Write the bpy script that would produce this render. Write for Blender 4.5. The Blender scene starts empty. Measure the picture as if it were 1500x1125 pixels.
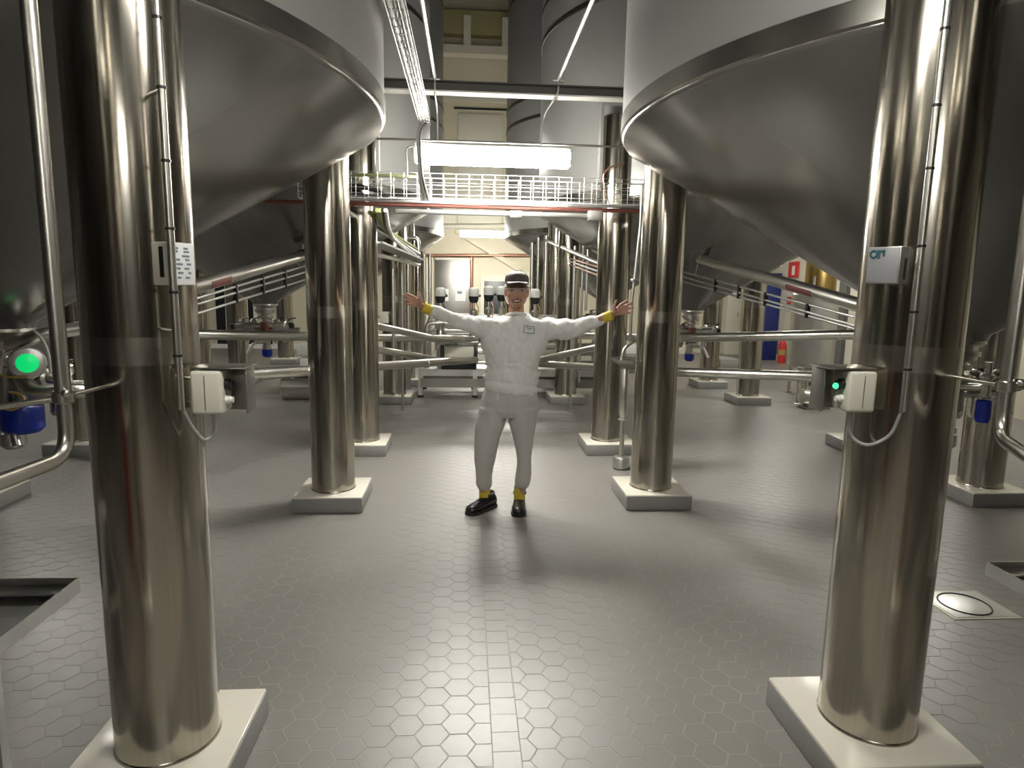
import bpy, bmesh, math, random
import numpy as np
from mathutils import Vector, Matrix
random.seed(7)
PI = math.pi
S = bpy.context.scene
COL = S.collection

# ------------------------------------------------------------------ camera
F, PITCH, YAW, ROLL = 941.5, 0.1510, 0.0730, 0.0177
CAM = np.array([-0.2351, 0.0, 1.6])
fw = np.array([math.sin(YAW)*math.cos(PITCH), math.cos(YAW)*math.cos(PITCH), -math.sin(PITCH)])
r0 = np.array([math.cos(YAW), -math.sin(YAW), 0.0]); u0 = np.cross(r0, fw)
RT = math.cos(ROLL)*r0 + math.sin(ROLL)*u0
UP = -math.sin(ROLL)*r0 + math.cos(ROLL)*u0
cd = bpy.data.cameras.new('camera'); cam = bpy.data.objects.new('camera', cd); COL.objects.link(cam)
cd.sensor_width = 36.0; cd.lens = 36.0*F/1500.0; cd.clip_start = 0.05; cd.clip_end = 100
cam.matrix_world = Matrix(((RT[0], UP[0], -fw[0], CAM[0]), (RT[1], UP[1], -fw[1], CAM[1]), (RT[2], UP[2], -fw[2], CAM[2]), (0, 0, 0, 1)))
S.camera = cam

# ------------------------------------------------------------------ world, exposure
W = bpy.data.worlds.new('hall_air'); S.world = W; W.use_nodes = True
W.node_tree.nodes['Background'].inputs[0].default_value = (0.9, 0.95, 1.0, 1)
W.node_tree.nodes['Background'].inputs[1].default_value = 0.05
S.view_settings.view_transform = 'Standard'; S.view_settings.look = 'None'
S.view_settings.exposure = 1.3; S.view_settings.gamma = 1.0; S.view_settings.use_curve_mapping = False
LAMP_POWER = 62.0      # emission of the lamp diffusers

# ------------------------------------------------------------------ pixel -> point helpers (directions only; depth is given)
def ray(u, v): return fw + RT*(u-750.0)/F - UP*(v-562.5)/F
def PY(u, v, Y): d = ray(u, v); return Vector(CAM + d*(Y-CAM[1])/d[1])
def PX(u, v, X): d = ray(u, v); return Vector(CAM + d*(X-CAM[0])/d[0])
def PZ(u, v, z=0.0): d = ray(u, v); return Vector(CAM + d*(z-CAM[2])/d[2])
def proj(p):
    d = np.array(p)-CAM; z = d@fw
    return 750+F*(d@RT)/z, 562.5-F*(d@UP)/z, z

# ------------------------------------------------------------------ materials
def mat(name, col, rough=0.5, metal=0.0, noise=0.0, nscale=8.0, bump=0.0, bscale=60.0, emit=None, estr=0.0, alpha=1.0,
        trans=0.0, stretch=None, rvar=0.0, coat=0.0, col2=None, spec=None, aniso=0.0):
    m = bpy.data.materials.new(name); m.use_nodes = True
    nt = m.node_tree; b = nt.nodes['Principled BSDF']
    b.inputs['Base Color'].default_value = (*col, 1); b.inputs['Roughness'].default_value = rough
    b.inputs['Metallic'].default_value = metal
    if spec is not None: b.inputs['Specular IOR Level'].default_value = spec
    if coat: b.inputs['Coat Weight'].default_value = coat; b.inputs['Coat Roughness'].default_value = 0.08
    if aniso: b.inputs['Anisotropic'].default_value = aniso
    if trans: b.inputs['Transmission Weight'].default_value = trans
    if alpha < 1: b.inputs['Alpha'].default_value = alpha
    if emit: b.inputs['Emission Color'].default_value = (*emit, 1); b.inputs['Emission Strength'].default_value = estr
    tc = nt.nodes.new('ShaderNodeTexCoord'); mp = nt.nodes.new('ShaderNodeMapping')
    nt.links.new(tc.outputs['Object'], mp.inputs[0])
    if stretch: mp.inputs['Scale'].default_value = stretch
    if noise or rvar or col2:
        n = nt.nodes.new('ShaderNodeTexNoise'); n.inputs['Scale'].default_value = nscale; n.inputs['Detail'].default_value = 4
        nt.links.new(mp.outputs[0], n.inputs['Vector'])
        if noise or col2:
            mx = nt.nodes.new('ShaderNodeMix'); mx.data_type = 'RGBA'
            c2 = col2 if col2 else tuple(max(0, c*(1-noise)) for c in col)
            c1 = col if col2 else tuple(min(1, c*(1+noise)) for c in col)
            mx.inputs[6].default_value = (*c2, 1); mx.inputs[7].default_value = (*c1, 1)
            nt.links.new(n.outputs['Fac'], mx.inputs[0]); nt.links.new(mx.outputs[2], b.inputs['Base Color'])
        if rvar:
            mr = nt.nodes.new('ShaderNodeMapRange'); mr.inputs[3].default_value = max(0.02, rough-rvar); mr.inputs[4].default_value = rough+rvar
            nt.links.new(n.outputs['Fac'], mr.inputs[0]); nt.links.new(mr.outputs[0], b.inputs['Roughness'])
    if bump:
        n2 = nt.nodes.new('ShaderNodeTexNoise'); n2.inputs['Scale'].default_value = bscale; n2.inputs['Detail'].default_value = 3
        nt.links.new(mp.outputs[0], n2.inputs['Vector'])
        bp = nt.nodes.new('ShaderNodeBump'); bp.inputs['Strength'].default_value = bump; bp.inputs['Distance'].default_value = 0.01
        nt.links.new(n2.outputs['Fac'], bp.inputs['Height']); nt.links.new(bp.outputs[0], b.inputs['Normal'])
    return m

MT = {}
MT['column'] = mat('brushed_stainless_column', (0.45, 0.42, 0.362), 0.17, 1.0, noise=0.20, nscale=5, rvar=0.07, stretch=(14, 14, 0.25), bump=0.03, bscale=3)
MT['weld'] = mat('polished_weld_band', (0.52, 0.49, 0.43), 0.24, 1.0, rvar=0.05, nscale=20)
MT['pipe'] = mat('stainless_pipe', (0.66, 0.645, 0.60), 0.30, 1.0, noise=0.04, rvar=0.05, nscale=6)
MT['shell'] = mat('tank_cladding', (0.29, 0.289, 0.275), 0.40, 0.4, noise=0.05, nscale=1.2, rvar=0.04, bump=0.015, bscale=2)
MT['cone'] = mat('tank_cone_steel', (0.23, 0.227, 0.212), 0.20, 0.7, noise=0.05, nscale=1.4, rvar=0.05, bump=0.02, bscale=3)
MT['band'] = mat('tank_rim_band', (0.27, 0.262, 0.235), 0.24, 1.0, rvar=0.06, nscale=3)
MT['seam'] = mat('cladding_seam', (0.16, 0.16, 0.15), 0.4, 1.0, rvar=0.05)
MT['plate'] = mat('matte_grey_plate', (0.30, 0.305, 0.31), 0.5, 0.3, noise=0.04)
MT['steel_d'] = mat('dull_steel', (0.36, 0.35, 0.32), 0.38, 1.0, noise=0.08, rvar=0.08)
MT['galv'] = mat('galvanised_steel', (0.62, 0.62, 0.60), 0.42, 1.0, noise=0.08, nscale=14, rvar=0.06)
MT['tile'] = mat('glazed_floor_tile', (0.215, 0.207, 0.188), 0.39, 0.0, noise=0.07, nscale=2.2, rvar=0.05, bump=0.05, bscale=14, spec=0.85)
MT['tile2'] = mat('strip_floor_tile', (0.217, 0.209, 0.191), 0.39, 0.0, noise=0.06, nscale=2.2, rvar=0.05, bump=0.04, bscale=14, spec=0.85)
MT['grout'] = mat('floor_grout', (0.33, 0.305, 0.262), 0.6, 0.0, noise=0.1, nscale=20)
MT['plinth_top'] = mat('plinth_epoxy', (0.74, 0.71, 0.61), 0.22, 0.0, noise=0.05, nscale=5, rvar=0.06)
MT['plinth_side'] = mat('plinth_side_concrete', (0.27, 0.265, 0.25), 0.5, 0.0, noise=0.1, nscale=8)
MT['cream'] = mat('cream_wall_panel', (0.62, 0.57, 0.42), 0.6, 0.0, noise=0.04, nscale=1.5)
MT['cream2'] = mat('pale_wall_panel', (0.66, 0.63, 0.52), 0.6, 0.0, noise=0.04, nscale=1.5)
MT['wallgrey'] = mat('grey_wall', (0.12, 0.12, 0.115), 0.6, 0.0, noise=0.06, nscale=1.5)
MT['ceil'] = mat('dark_ceiling', (0.06, 0.06, 0.05), 0.8, 0.0, noise=0.1, nscale=1)
MT['beam_y'] = mat('roof_beam_ochre', (0.34, 0.30, 0.14), 0.6, 0.0, noise=0.1)
MT['dark'] = mat('black_opening', (0.012, 0.012, 0.013), 0.35)
MT['black'] = mat('black_plastic', (0.015, 0.015, 0.016), 0.35)
MT['white'] = mat('white_plastic', (0.78, 0.77, 0.73), 0.4, noise=0.02)
MT['cream_box'] = mat('cream_box_plastic', (0.62, 0.60, 0.51), 0.45, noise=0.03)
MT['paper'] = mat('label_paper', (0.72, 0.73, 0.72), 0.5)
MT['ink'] = mat('label_ink', (0.16, 0.20, 0.24), 0.6)
MT['ink_teal'] = mat('logo_ink', (0.03, 0.09, 0.11), 0.6)
MT['red'] = mat('red_label', (0.13, 0.04, 0.034), 0.5)
MT['drumred'] = mat('drum_red', (0.26, 0.012, 0.010), 0.4)
MT['redbright'] = mat('red_sign', (0.60, 0.03, 0.03), 0.45)
MT['redbrown'] = mat('red_hose', (0.15, 0.045, 0.032), 0.45)
MT['copper'] = mat('copper_pipe', (0.42, 0.22, 0.15), 0.35, 0.7)
MT['blue'] = mat('blue_cap', (0.008, 0.03, 0.34), 0.35)
MT['bluedoor'] = mat('blue_door', (0.015, 0.025, 0.16), 0.4)
MT['green_lens'] = mat('green_lens', (0.02, 0.5, 0.2), 0.3, emit=(0.0, 0.24, 0.055), estr=1.0)
MT['green_led'] = mat('green_led', (0.02, 0.5, 0.2), 0.3, emit=(0.05, 0.6, 0.2), estr=1.0)
MT['hose_y'] = mat('yellow_hose', (0.42, 0.30, 0.09), 0.5)
MT['cable'] = mat('grey_cable', (0.30, 0.30, 0.29), 0.5)
MT['cable_k'] = mat('dark_cable', (0.07, 0.065, 0.07), 0.5)
MT['cable_l'] = mat('pale_cable', (0.55, 0.55, 0.50), 0.5)
MT['cable_g'] = mat('green_yellow_cable', (0.38, 0.42, 0.16), 0.5)
MT['hose_dark'] = mat('dark_green_hose', (0.10, 0.115, 0.05), 0.5)
MT['beamdark'] = mat('dark_beam_paint', (0.10, 0.095, 0.085), 0.5)
MT['bronze'] = mat('bronze_tank_skin', (0.36, 0.25, 0.09), 0.3, 1.0, noise=0.08)
MT['lamp'] = mat('lamp_diffuser', (1, 1, 1), 0.4, emit=(1.0, 0.97, 0.90), estr=LAMP_POWER)
MT['lamp_b'] = mat('lamp_diffuser_soft', (1, 1, 1), 0.4, emit=(1.0, 0.97, 0.90), estr=LAMP_POWER*0.34)
MT['fill_c'] = mat('fill_diffuser_side', (1, 1, 1), 0.4, emit=(1.0, 0.97, 0.88), estr=LAMP_POWER*0.40)
MT['fill_d'] = mat('fill_diffuser_dim', (1, 1, 1), 0.4, emit=(1.0, 0.97, 0.92), estr=LAMP_POWER*0.08)
MT['fill_e'] = mat('fill_diffuser_back', (1, 1, 1), 0.4, emit=(1.0, 0.97, 0.89), estr=LAMP_POWER*0.6)
MT['lampcase'] = mat('lamp_housing', (0.75, 0.75, 0.72), 0.4)
MT['glass'] = mat('dark_window_glass', (0.02, 0.02, 0.024), 0.08)

# ------------------------------------------------------------------ mesh collector
def frame(d):
    d = Vector(d).normalized(); a = Vector((0, 0, 1)) if abs(d.z) < 0.9 else Vector((1, 0, 0))
    x = d.cross(a).normalized(); y = d.cross(x).normalized(); return x, y
class MB:
    def __init__(s): s.v = []; s.f = []
    def add(s, v, f):
        o = len(s.v); s.v += [Vector(p) for p in v]; s.f += [tuple(i+o for i in q) for q in f]; return s
    def box(s, c, d, rz=0, M=None):
        x, y, z = d[0]/2, d[1]/2, d[2]/2
        P = [Vector(p) for p in ((-x,-y,-z),(x,-y,-z),(x,y,-z),(-x,y,-z),(-x,-y,z),(x,-y,z),(x,y,z),(-x,y,z))]
        R = M if M is not None else Matrix.Rotation(rz, 3, 'Z')
        return s.add([R@p+Vector(c) for p in P], [(0,3,2,1),(4,5,6,7),(0,1,5,4),(1,2,6,5),(2,3,7,6),(3,0,4,7)])
    def bbox(s, c, d, bev=0.006, rz=0, seg=2, M=None):
        bm = bmesh.new(); bmesh.ops.create_cube(bm, size=1.0)
        for v in bm.verts: v.co = Vector((v.co.x*d[0], v.co.y*d[1], v.co.z*d[2]))
        bmesh.ops.bevel(bm, geom=bm.edges[:], offset=bev, segments=seg, affect='EDGES', profile=0.5)
        R = M if M is not None else Matrix.Rotation(rz, 3, 'Z')
        bm.verts.index_update()
        s.add([R@v.co+Vector(c) for v in bm.verts], [tuple(v.index for v in f.verts) for f in bm.faces]); bm.free(); return s
    def bar(s, a, b, w, h):
        a = Vector(a); b = Vector(b); d = b-a; L = d.length; d.normalize()
        up = Vector((0,0,1)) if abs(d.z) < 0.95 else Vector((0,1,0))
        x = d.cross(up).normalized(); y = x.cross(d).normalized()
        M = Matrix((x, d, y)).transposed()
        return s.box((a+b)/2, (w, L, h), M=M)
    def cyl(s, a, b, r, r2=None, n=16, caps=True):
        a = Vector(a); b = Vector(b); r2 = r if r2 is None else r2; x, y = frame(b-a)
        v = []
        for p, q in ((a, r), (b, r2)):
            for i in range(n): t = 2*PI*i/n; v.append(p+x*math.cos(t)*q+y*math.sin(t)*q)
        f = [(i, (i+1) % n, n+(i+1) % n, n+i) for i in range(n)]
        if caps: f += [tuple(range(n-1, -1, -1)), tuple(range(n, 2*n))]
        return s.add(v, f)
    def tube(s, pts, r, n=12, bend=0.0, bs=5, caps=True):
        P = [Vector(p) for p in pts]; Q = [P[0]]
        for i in range(1, len(P)-1):
            if bend > 0:
                a = (P[i-1]-P[i]); b = (P[i+1]-P[i]); k = min(bend, a.length*0.49, b.length*0.49)
                p0 = P[i]+a.normalized()*k; p2 = P[i]+b.normalized()*k
                for j in range(bs+1): t = j/bs; Q.append(p0*(1-t)**2+P[i]*2*t*(1-t)+p2*t*t)
            else: Q.append(P[i])
        Q.append(P[-1]); v = []; x = None
        for i, p in enumerate(Q):
            d = (Q[min(i+1, len(Q)-1)]-Q[max(i-1, 0)]).normalized()
            if x is None: x, y = frame(d)
            else:
                x = (x-d*x.dot(d)).normalized(); y = d.cross(x).normalized()
            for k in range(n): t = 2*PI*k/n; v.append(p+x*math.cos(t)*r+y*math.sin(t)*r)
        f = []
        for i in range(len(Q)-1):
            for k in range(n): f.append((i*n+k, i*n+(k+1) % n, (i+1)*n+(k+1) % n, (i+1)*n+k))
        if caps: m = (len(Q)-1)*n; f += [tuple(range(n-1, -1, -1)), tuple(range(m, m+n))]
        return s.add(v, f)
    def lathe(s, prof, c, n=32, axis=(0, 0, 1), caps=True):
        c = Vector(c); ax = Vector(axis).normalized(); x, y = frame(ax); v = []; m = len(prof)
        for (r, h) in prof:
            for i in range(n): t = 2*PI*i/n; v.append(c+ax*h+x*math.cos(t)*r+y*math.sin(t)*r)
        f = [(j*n+i, j*n+(i+1) % n, (j+1)*n+(i+1) % n, (j+1)*n+i) for j in range(m-1) for i in range(n)]
        if caps: f += [tuple(range(n-1, -1, -1)), tuple(range((m-1)*n, m*n))]
        return s.add(v, f)
    def sphere(s, c, r, n=16, m=10, R=None):
        rx, ry, rz = (r, r, r) if not hasattr(r, '__len__') else r
        v = [Vector((0, 0, rz))]
        for j in range(1, m):
            a = PI*j/m
            for i in range(n): t = 2*PI*i/n; v.append(Vector((rx*math.sin(a)*math.cos(t), ry*math.sin(a)*math.sin(t), rz*math.cos(a))))
        v.append(Vector((0, 0, -rz)))
        f = [(0, 1+i, 1+(i+1) % n) for i in range(n)]
        for j in range(m-2):
            for i in range(n): f.append((1+j*n+i, 1+(j+1)*n+i, 1+(j+1)*n+(i+1) % n, 1+j*n+(i+1) % n))
        L = len(v)-1; o = 1+(m-2)*n
        f += [(o+i, L, o+(i+1) % n) for i in range(n)]
        if R is not None: v = [R@p for p in v]
        return s.add([p+Vector(c) for p in v], f)
    def torus(s, c, R, r, axis=(0, 0, 1), n=32, k=8, a0=0, a1=2*PI):
        c = Vector(c); ax = Vector(axis).normalized(); x, y = frame(ax); full = abs(a1-a0) > 6.28; N = n if full else n+1; v = []
        for i in range(N):
            t = a0+(a1-a0)*i/n; d = x*math.cos(t)+y*math.sin(t)
            for j in range(k): u = 2*PI*j/k; v.append(c+d*(R+r*math.cos(u))+ax*r*math.sin(u))
        f = []
        for i in range(n):
            i2 = (i+1) % N
            for j in range(k): f.append((i*k+j, i2*k+j, i2*k+(j+1) % k, i*k+(j+1) % k))
        return s.add(v, f)
    def capsule(s, a, b, ra, rb, n=14):
        a = Vector(a); b = Vector(b); d = (b-a).normalized(); x, y = frame(d); v = []; rings = []
        for k in range(5): t = PI/2*(1-k/5); rings.append((a-d*ra*math.sin(t), max(1e-4, ra*math.cos(t))))
        rings.append((a, ra)); rings.append((b, rb))
        for k in range(1, 6): t = PI/2*k/5; rings.append((b+d*rb*math.sin(t), max(1e-4, rb*math.cos(t))))
        for c, r in rings:
            for i in range(n): t = 2*PI*i/n; v.append(c+x*math.cos(t)*r+y*math.sin(t)*r)
        m = len(rings); f = [(j*n+i, j*n+(i+1) % n, (j+1)*n+(i+1) % n, (j+1)*n+i) for j in range(m-1) for i in range(n)]
        f += [tuple(range(n-1, -1, -1)), tuple(range((m-1)*n, m*n))]
        return s.add(v, f)
    def loft(s, rings, n=24):
        # rings: (center, rx vector, ry vector)
        v = []
        for c, ax, ay in rings:
            for i in range(n): t = 2*PI*i/n; v.append(Vector(c)+Vector(ax)*math.cos(t)+Vector(ay)*math.sin(t))
        m = len(rings); f = [(j*n+i, j*n+(i+1) % n, (j+1)*n+(i+1) % n, (j+1)*n+i) for j in range(m-1) for i in range(n)]
        f += [tuple(range(n-1, -1, -1)), tuple(range((m-1)*n, m*n))]
        return s.add(v, f)
    def prism(s, poly, z0, z1):
        n = len(poly); v = [(p[0], p[1], z0) for p in poly]+[(p[0], p[1], z1) for p in poly]
        f = [(i, (i+1) % n, n+(i+1) % n, n+i) for i in range(n)]+[tuple(range(n-1, -1, -1)), tuple(range(n, 2*n))]
        return s.add(v, f)
    def mesh(s, name, material, off=Vector((0, 0, 0)), ang=38):
        me = bpy.data.meshes.new(name); me.from_pydata([tuple(p-off) for p in s.v], [], s.f); me.validate()
        bm = bmesh.new(); bm.from_mesh(me); bmesh.ops.recalc_face_normals(bm, faces=bm.faces[:]); bm.to_mesh(me); bm.free()
        me.materials.append(MT[material] if isinstance(material, str) else material)
        if ang: me.shade_smooth(); me.set_sharp_from_angle(angle=math.radians(ang))
        return me
    def build(s, name, material, parent=None, ang=38):
        if parent is None:
            xs = [p.x for p in s.v]; ys = [p.y for p in s.v]; zs = [p.z for p in s.v]
            off = Vector(((min(xs)+max(xs))/2, (min(ys)+max(ys))/2, min(zs)))
        else: off = Vector(root_of(parent).location)
        o = bpy.data.objects.new(name, s.mesh(name, material, off, ang)); COL.objects.link(o)
        if parent is None: o.location = off
        else: o.parent = parent
        return o
def root_of(o):
    while o.parent: o = o.parent
    return o
def tag(o, label, cat, group=None):
    o['label'] = label; o['category'] = cat
    if group: o['group'] = group
    return o
def thing(name, label, cat, loc, group=None):
    o = bpy.data.objects.new(name, None); o.empty_display_size = 0.1; COL.objects.link(o); o.location = loc
    return tag(o, label, cat, group)
def structure(o): o['kind'] = 'structure'; return o

# ================================================================== SETTING
XL, XR, YB, YF, ZC = -7.0, 7.0, -5.0, 16.0, 8.6
ft = 0.004
floor = structure(MB().box((0, (YB+YF)/2, -0.0507), (XR-XL, YF-YB, 0.10)).build('floor', 'grout'))
# hexagonal tiles (0.1 m across flats, points along x) either side of a strip of square tiles
STX, STW = -0.084, 0.098
PITCHT = 0.1095; CW = PITCHT*math.sqrt(3)/2; G = 0.0022
def hexpoly(cx, cy):
    r = (PITCHT-G*2)/math.sqrt(3); return [(cx+r*math.cos(PI/3*i), cy+r*math.sin(PI/3*i)) for i in range(6)]
def clipx(poly, x, keep):
    out = []
    for i in range(len(poly)):
        a, b = poly[i], poly[(i+1) % len(poly)]; ia = (a[0]-x)*keep >= 0; ib = (b[0]-x)*keep >= 0
        if ia: out.append(a)
        if ia != ib: t = (x-a[0])/(b[0]-a[0]); out.append((x, a[1]+t*(b[1]-a[1])))
    return out
def tile_geo(poly, z0=-0.0008, z1=0.0, ch=0.0006):
    cx = sum(p[0] for p in poly)/len(poly); cy = sum(p[1] for p in poly)/len(poly); n = len(poly)
    def ins(p):
        d = math.hypot(p[0]-cx, p[1]-cy); k = max(0, 1-ch/max(d, 1e-5)); return (cx+(p[0]-cx)*k, cy+(p[1]-cy)*k)
    v = [(p[0], p[1], z0) for p in poly]+[(*ins(p), z1) for p in poly]
    return v, [(i, (i+1) % n, n+(i+1) % n, n+i) for i in range(n)]+[tuple(range(n, 2*n))]
tiles = []
for side in (-1, 1):
    edge = STX+side*(STW/2+G)
    base = edge+side*(CW*0.24 if side < 0 else -CW*0.06)
    k = 0
    while True:
        cx = base+side*k*CW
        if abs(cx) > 6.95: break
        ny = 0
        y = 1.45+(PITCHT/2 if k % 2 else 0)+(0.02 if side > 0 else 0)
        while y < 15.9:
            poly = hexpoly(cx, y)
            full = True
            if k == 0: poly = clipx(poly, edge, side); full = False
            tiles.append((cx, y, poly, full)); y += PITCHT
        k += 1
def vis(t):
    u, v, z = proj((t[0], t[1], 0))
    return z if (-20 < u < 1520 and v < 1150 and z > 0.3) else 1e9
# plinth/column positions (fitted from the photograph)
COLS = {'AL': (-1.204, 2.001), 'AR': (1.191, 1.985), 'BL': (-1.199, 4.651), 'BR': (1.181, 4.659), 'BLo': (-3.72, 4.64), 'BRo': (3.85, 4.666),
        'CL': (-1.217, 6.158), 'CR': (1.173, 6.182), 'CLo': (-3.81, 6.18), 'CRo': (3.85, 6.21), 'DL': (-1.205, 8.82), 'DR': (1.171, 8.88), 'DLo': (-3.81, 8.86), 'DRo': (3.821, 8.88),
        'EL': (-1.2, 10.38), 'ER': (1.2, 10.38), 'FL': (-1.2, 13.06), 'FR': (1.2, 13.06), 'EC': (-3.81, 10.38), 'ED': (3.81, 10.38), 'FC': (-3.81, 13.06), 'FD': (3.81, 13.06),
        'AO': (-3.81, 1.98), 'AP': (3.81, 1.98), 'GL': (-1.2, 0.46), 'GR': (1.2, 0.46), 'HL': (-1.2, -2.22), 'HR': (1.2, -2.22)}
PW, PH = 0.488, 0.113
def under(t): return any(abs(t[0]-c[0]) < PW/2-0.06 and abs(t[1]-c[1]) < PW/2-0.06 for c in COLS.values())
tiles = [t for t in tiles if not under(t)]
tiles.sort(key=vis)
hx = MB(); v, f = tile_geo(hexpoly(0, 0)); hx.add(v, f); hexmesh = hx.mesh('tile', 'tile', ang=0)
for t in tiles[:300]:
    if t[3]:
        o = bpy.data.objects.new('tile', hexmesh); o.location = (t[0], t[1], random.uniform(-0.0004, 0.0003)-floor.location.z)
        o.rotation_euler = (random.uniform(-.003, .003), random.uniform(-.003, .003), 0)
    else:
        m = MB(); v, f = tile_geo([(p[0]-t[0], p[1]-t[1]) for p in t[2]]); m.add(v, f)
        o = bpy.data.objects.new('tile', m.mesh('tile', 'tile', ang=0)); o.location = (t[0], t[1], -floor.location.z)
    o.location.x -= floor.location.x; o.location.y -= floor.location.y
    COL.objects.link(o); o.parent = floor
rest = MB()
for t in tiles[300:]:
    v, f = tile_geo(t[2]); a, b, c = random.uniform(-.004, .004), random.uniform(-.004, .004), random.uniform(-.0003, .0003)
    rest.add([(p[0], p[1], p[2]+c+a*(p[0]-t[0])+b*(p[1]-t[1])) for p in v], f)
me = bpy.data.meshes.new('tile_field'); me.from_pydata([tuple(p-Vector(floor.location)) for p in rest.v], [], rest.f); me.materials.append(MT['tile'])
o = bpy.data.objects.new('tile_field', me); COL.objects.link(o); o.parent = floor; o['kind'] = 'stuff'
y = 1.47; sq = None
while y < 8.6:
    if sq is None:
        m = MB(); h = STW/2-G*0.6; v, f = tile_geo([(-h, -h), (h, -h), (h, h), (-h, h)]); m.add(v, f); sq = m.mesh('strip_tile', 'tile2', ang=0)
    o = bpy.data.objects.new('strip_tile', sq); o.location = Vector((STX, y, random.uniform(-.0003, .0003)))-Vector(floor.location)
    o.rotation_euler = (random.uniform(-.003, .003), random.uniform(-.003, .003), 0); COL.objects.link(o); o.parent = floor; y += 0.0985

# walls
wf = structure(MB().box((0, YF+0.1, ZC/2), (XR-XL+0.4, 0.2, ZC)).build('wall_far', 'cream'))
for (x0, x1, z0, z1, m) in ((-0.45, 0.6, 4.9, 5.6, 'cream2'), (-0.45, 0.6, 4.02, 4.85, 'cream2'), (-0.45, 0.6, 2.98, 3.96, 'cream2'), (-6.9, -0.5, 2.9, 3.9, 'cream2'), (0.65, 6.9, 2.9, 3.9, 'cream2')):
    MB().bbox(((x0+x1)/2, YF-0.02, (z0+z1)/2), (x1-x0, 0.04, z1-z0), 0.006).build('wall_panel', m, wf)
for z in (5.72, 4.875): MB().box((0.1, YF-0.015, z), (1.3, 0.03, 0.04)).build('panel_joint', 'dark', wf)
structure(MB().box((XL-0.1, (YB+YF)/2, ZC/2), (0.2, YF-YB, ZC)).build('wall_left', 'wallgrey'))
wr = structure(MB().box((XR+0.1, (YB+YF)/2, ZC/2), (0.2, YF-YB, ZC)).build('wall_right', 'cream2'))
structure(MB().box((0, YB-0.1, ZC/2), (XR-XL+0.4, 0.2, ZC)).build('wall_back', 'wallgrey'))
structure(MB().box((0, (YB+YF)/2, ZC+0.1), (XR-XL+0.4, YF-YB+0.4, 0.2)).build('ceiling', 'ceil'))
t = structure(MB().box((0.1, YF-0.25, 6.9), (13.8, 0.3, 0.18)).build('trim_1', 'cream2'))
structure(MB().box((0.1, YF-0.2, 7.5), (13.8, 0.26, 0.5)).build('trim_2', 'beam_y'))
for x in (-0.25, 0.62): structure(MB().box((x, YF-0.35, 7.3), (0.16, 0.14, 0.62)).build('trim_3', 'cream2'))
structure(MB().box((0.1, YF-0.16, 5.9), (13.8, 0.1, 0.12)).build('trim_4', 'cream2'))

# ================================================================== LAMPS
def lamp(x, y, z, label, L=1.22, m='lamp', group='linear lamps hung above the aisle'):
    r = thing('linear_ceiling_lamp', label, 'lamp', (x, y, z), group)
    d = MB(); sec = [(-0.075, 0.0), (-0.085, 0.07), (0.085, 0.07), (0.075, 0.0), (0.05, -0.03), (-0.05, -0.03)]
    n = len(sec); vs = []
    for sx, k in ((-L/2, 0.97), (L/2, 0.97)):
        vs += [(x+sx, y+p[0], z+p[1]) for p in sec]
    d.add(vs, [(i, (i+1) % n, n+(i+1) % n, n+i) for i in range(n)]+[tuple(range(n-1, -1, -1)), tuple(range(n, 2*n))])
    d.build('diffuser', m, r, ang=30)
    MB().bbox((x, y, z+0.095), (L+0.02, 0.15, 0.05), 0.008).build('housing', 'lampcase', r)
    for s in (-1, 1):
        MB().bbox((x+s*(L/2+0.012), y, z+0.03), (0.02, 0.16, 0.10), 0.006).build('end_cap', 'lampcase', r)
    return r
lamp(-0.025, 5.40, 2.59, 'glowing linear lamp hung behind the person below the cross beam')
lamp(-0.025, 1.15, 2.80, 'linear lamp hung over the aisle between the two near boxed columns', m='lamp_b')
lamp(-0.025, -3.05, 2.80, 'unseen linear fill lamp added over the aisle farther back near the grey wall', m='lamp_b')  # unseen, added behind the camera as fill light
lamp(0.25, 13.6, 2.62, 'small distant linear lamp glowing before the cream far wall')
lamp(-0.025, 9.6, 3.42, 'linear fill lamp added high over the pipe rack, mostly hidden by the nearer glowing lamp', m='lamp_b')  # added to brighten the far zone, tucked behind the main lamp
lamp(-5.3, 3.3, 3.1, 'added dim linear fill lamp between the near tank and the grey side wall', m='fill_d', group='added side fill lamps by the grey wall')  # weak fill light added out of view on this side
lamp(5.3, 3.3, 3.1, 'added dim linear fill lamp between the near tank and the cream side wall', m='fill_d', group='added side fill lamps by the cream wall')  # weak fill light added out of view by the cream wall
for yy in (7.5, 11.7):  # unseen side lamps added to fill the floor and walls at the back
    lamp(-5.3, yy, 3.1, 'added linear fill lamp between the far tanks and the grey side wall', m='fill_c', group='added side fill lamps by the grey wall')
    lamp(5.3, yy, 3.1, 'added linear fill lamp between the far tanks and the cream side wall', m='fill_e', group='added side fill lamps by the cream wall')

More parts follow.
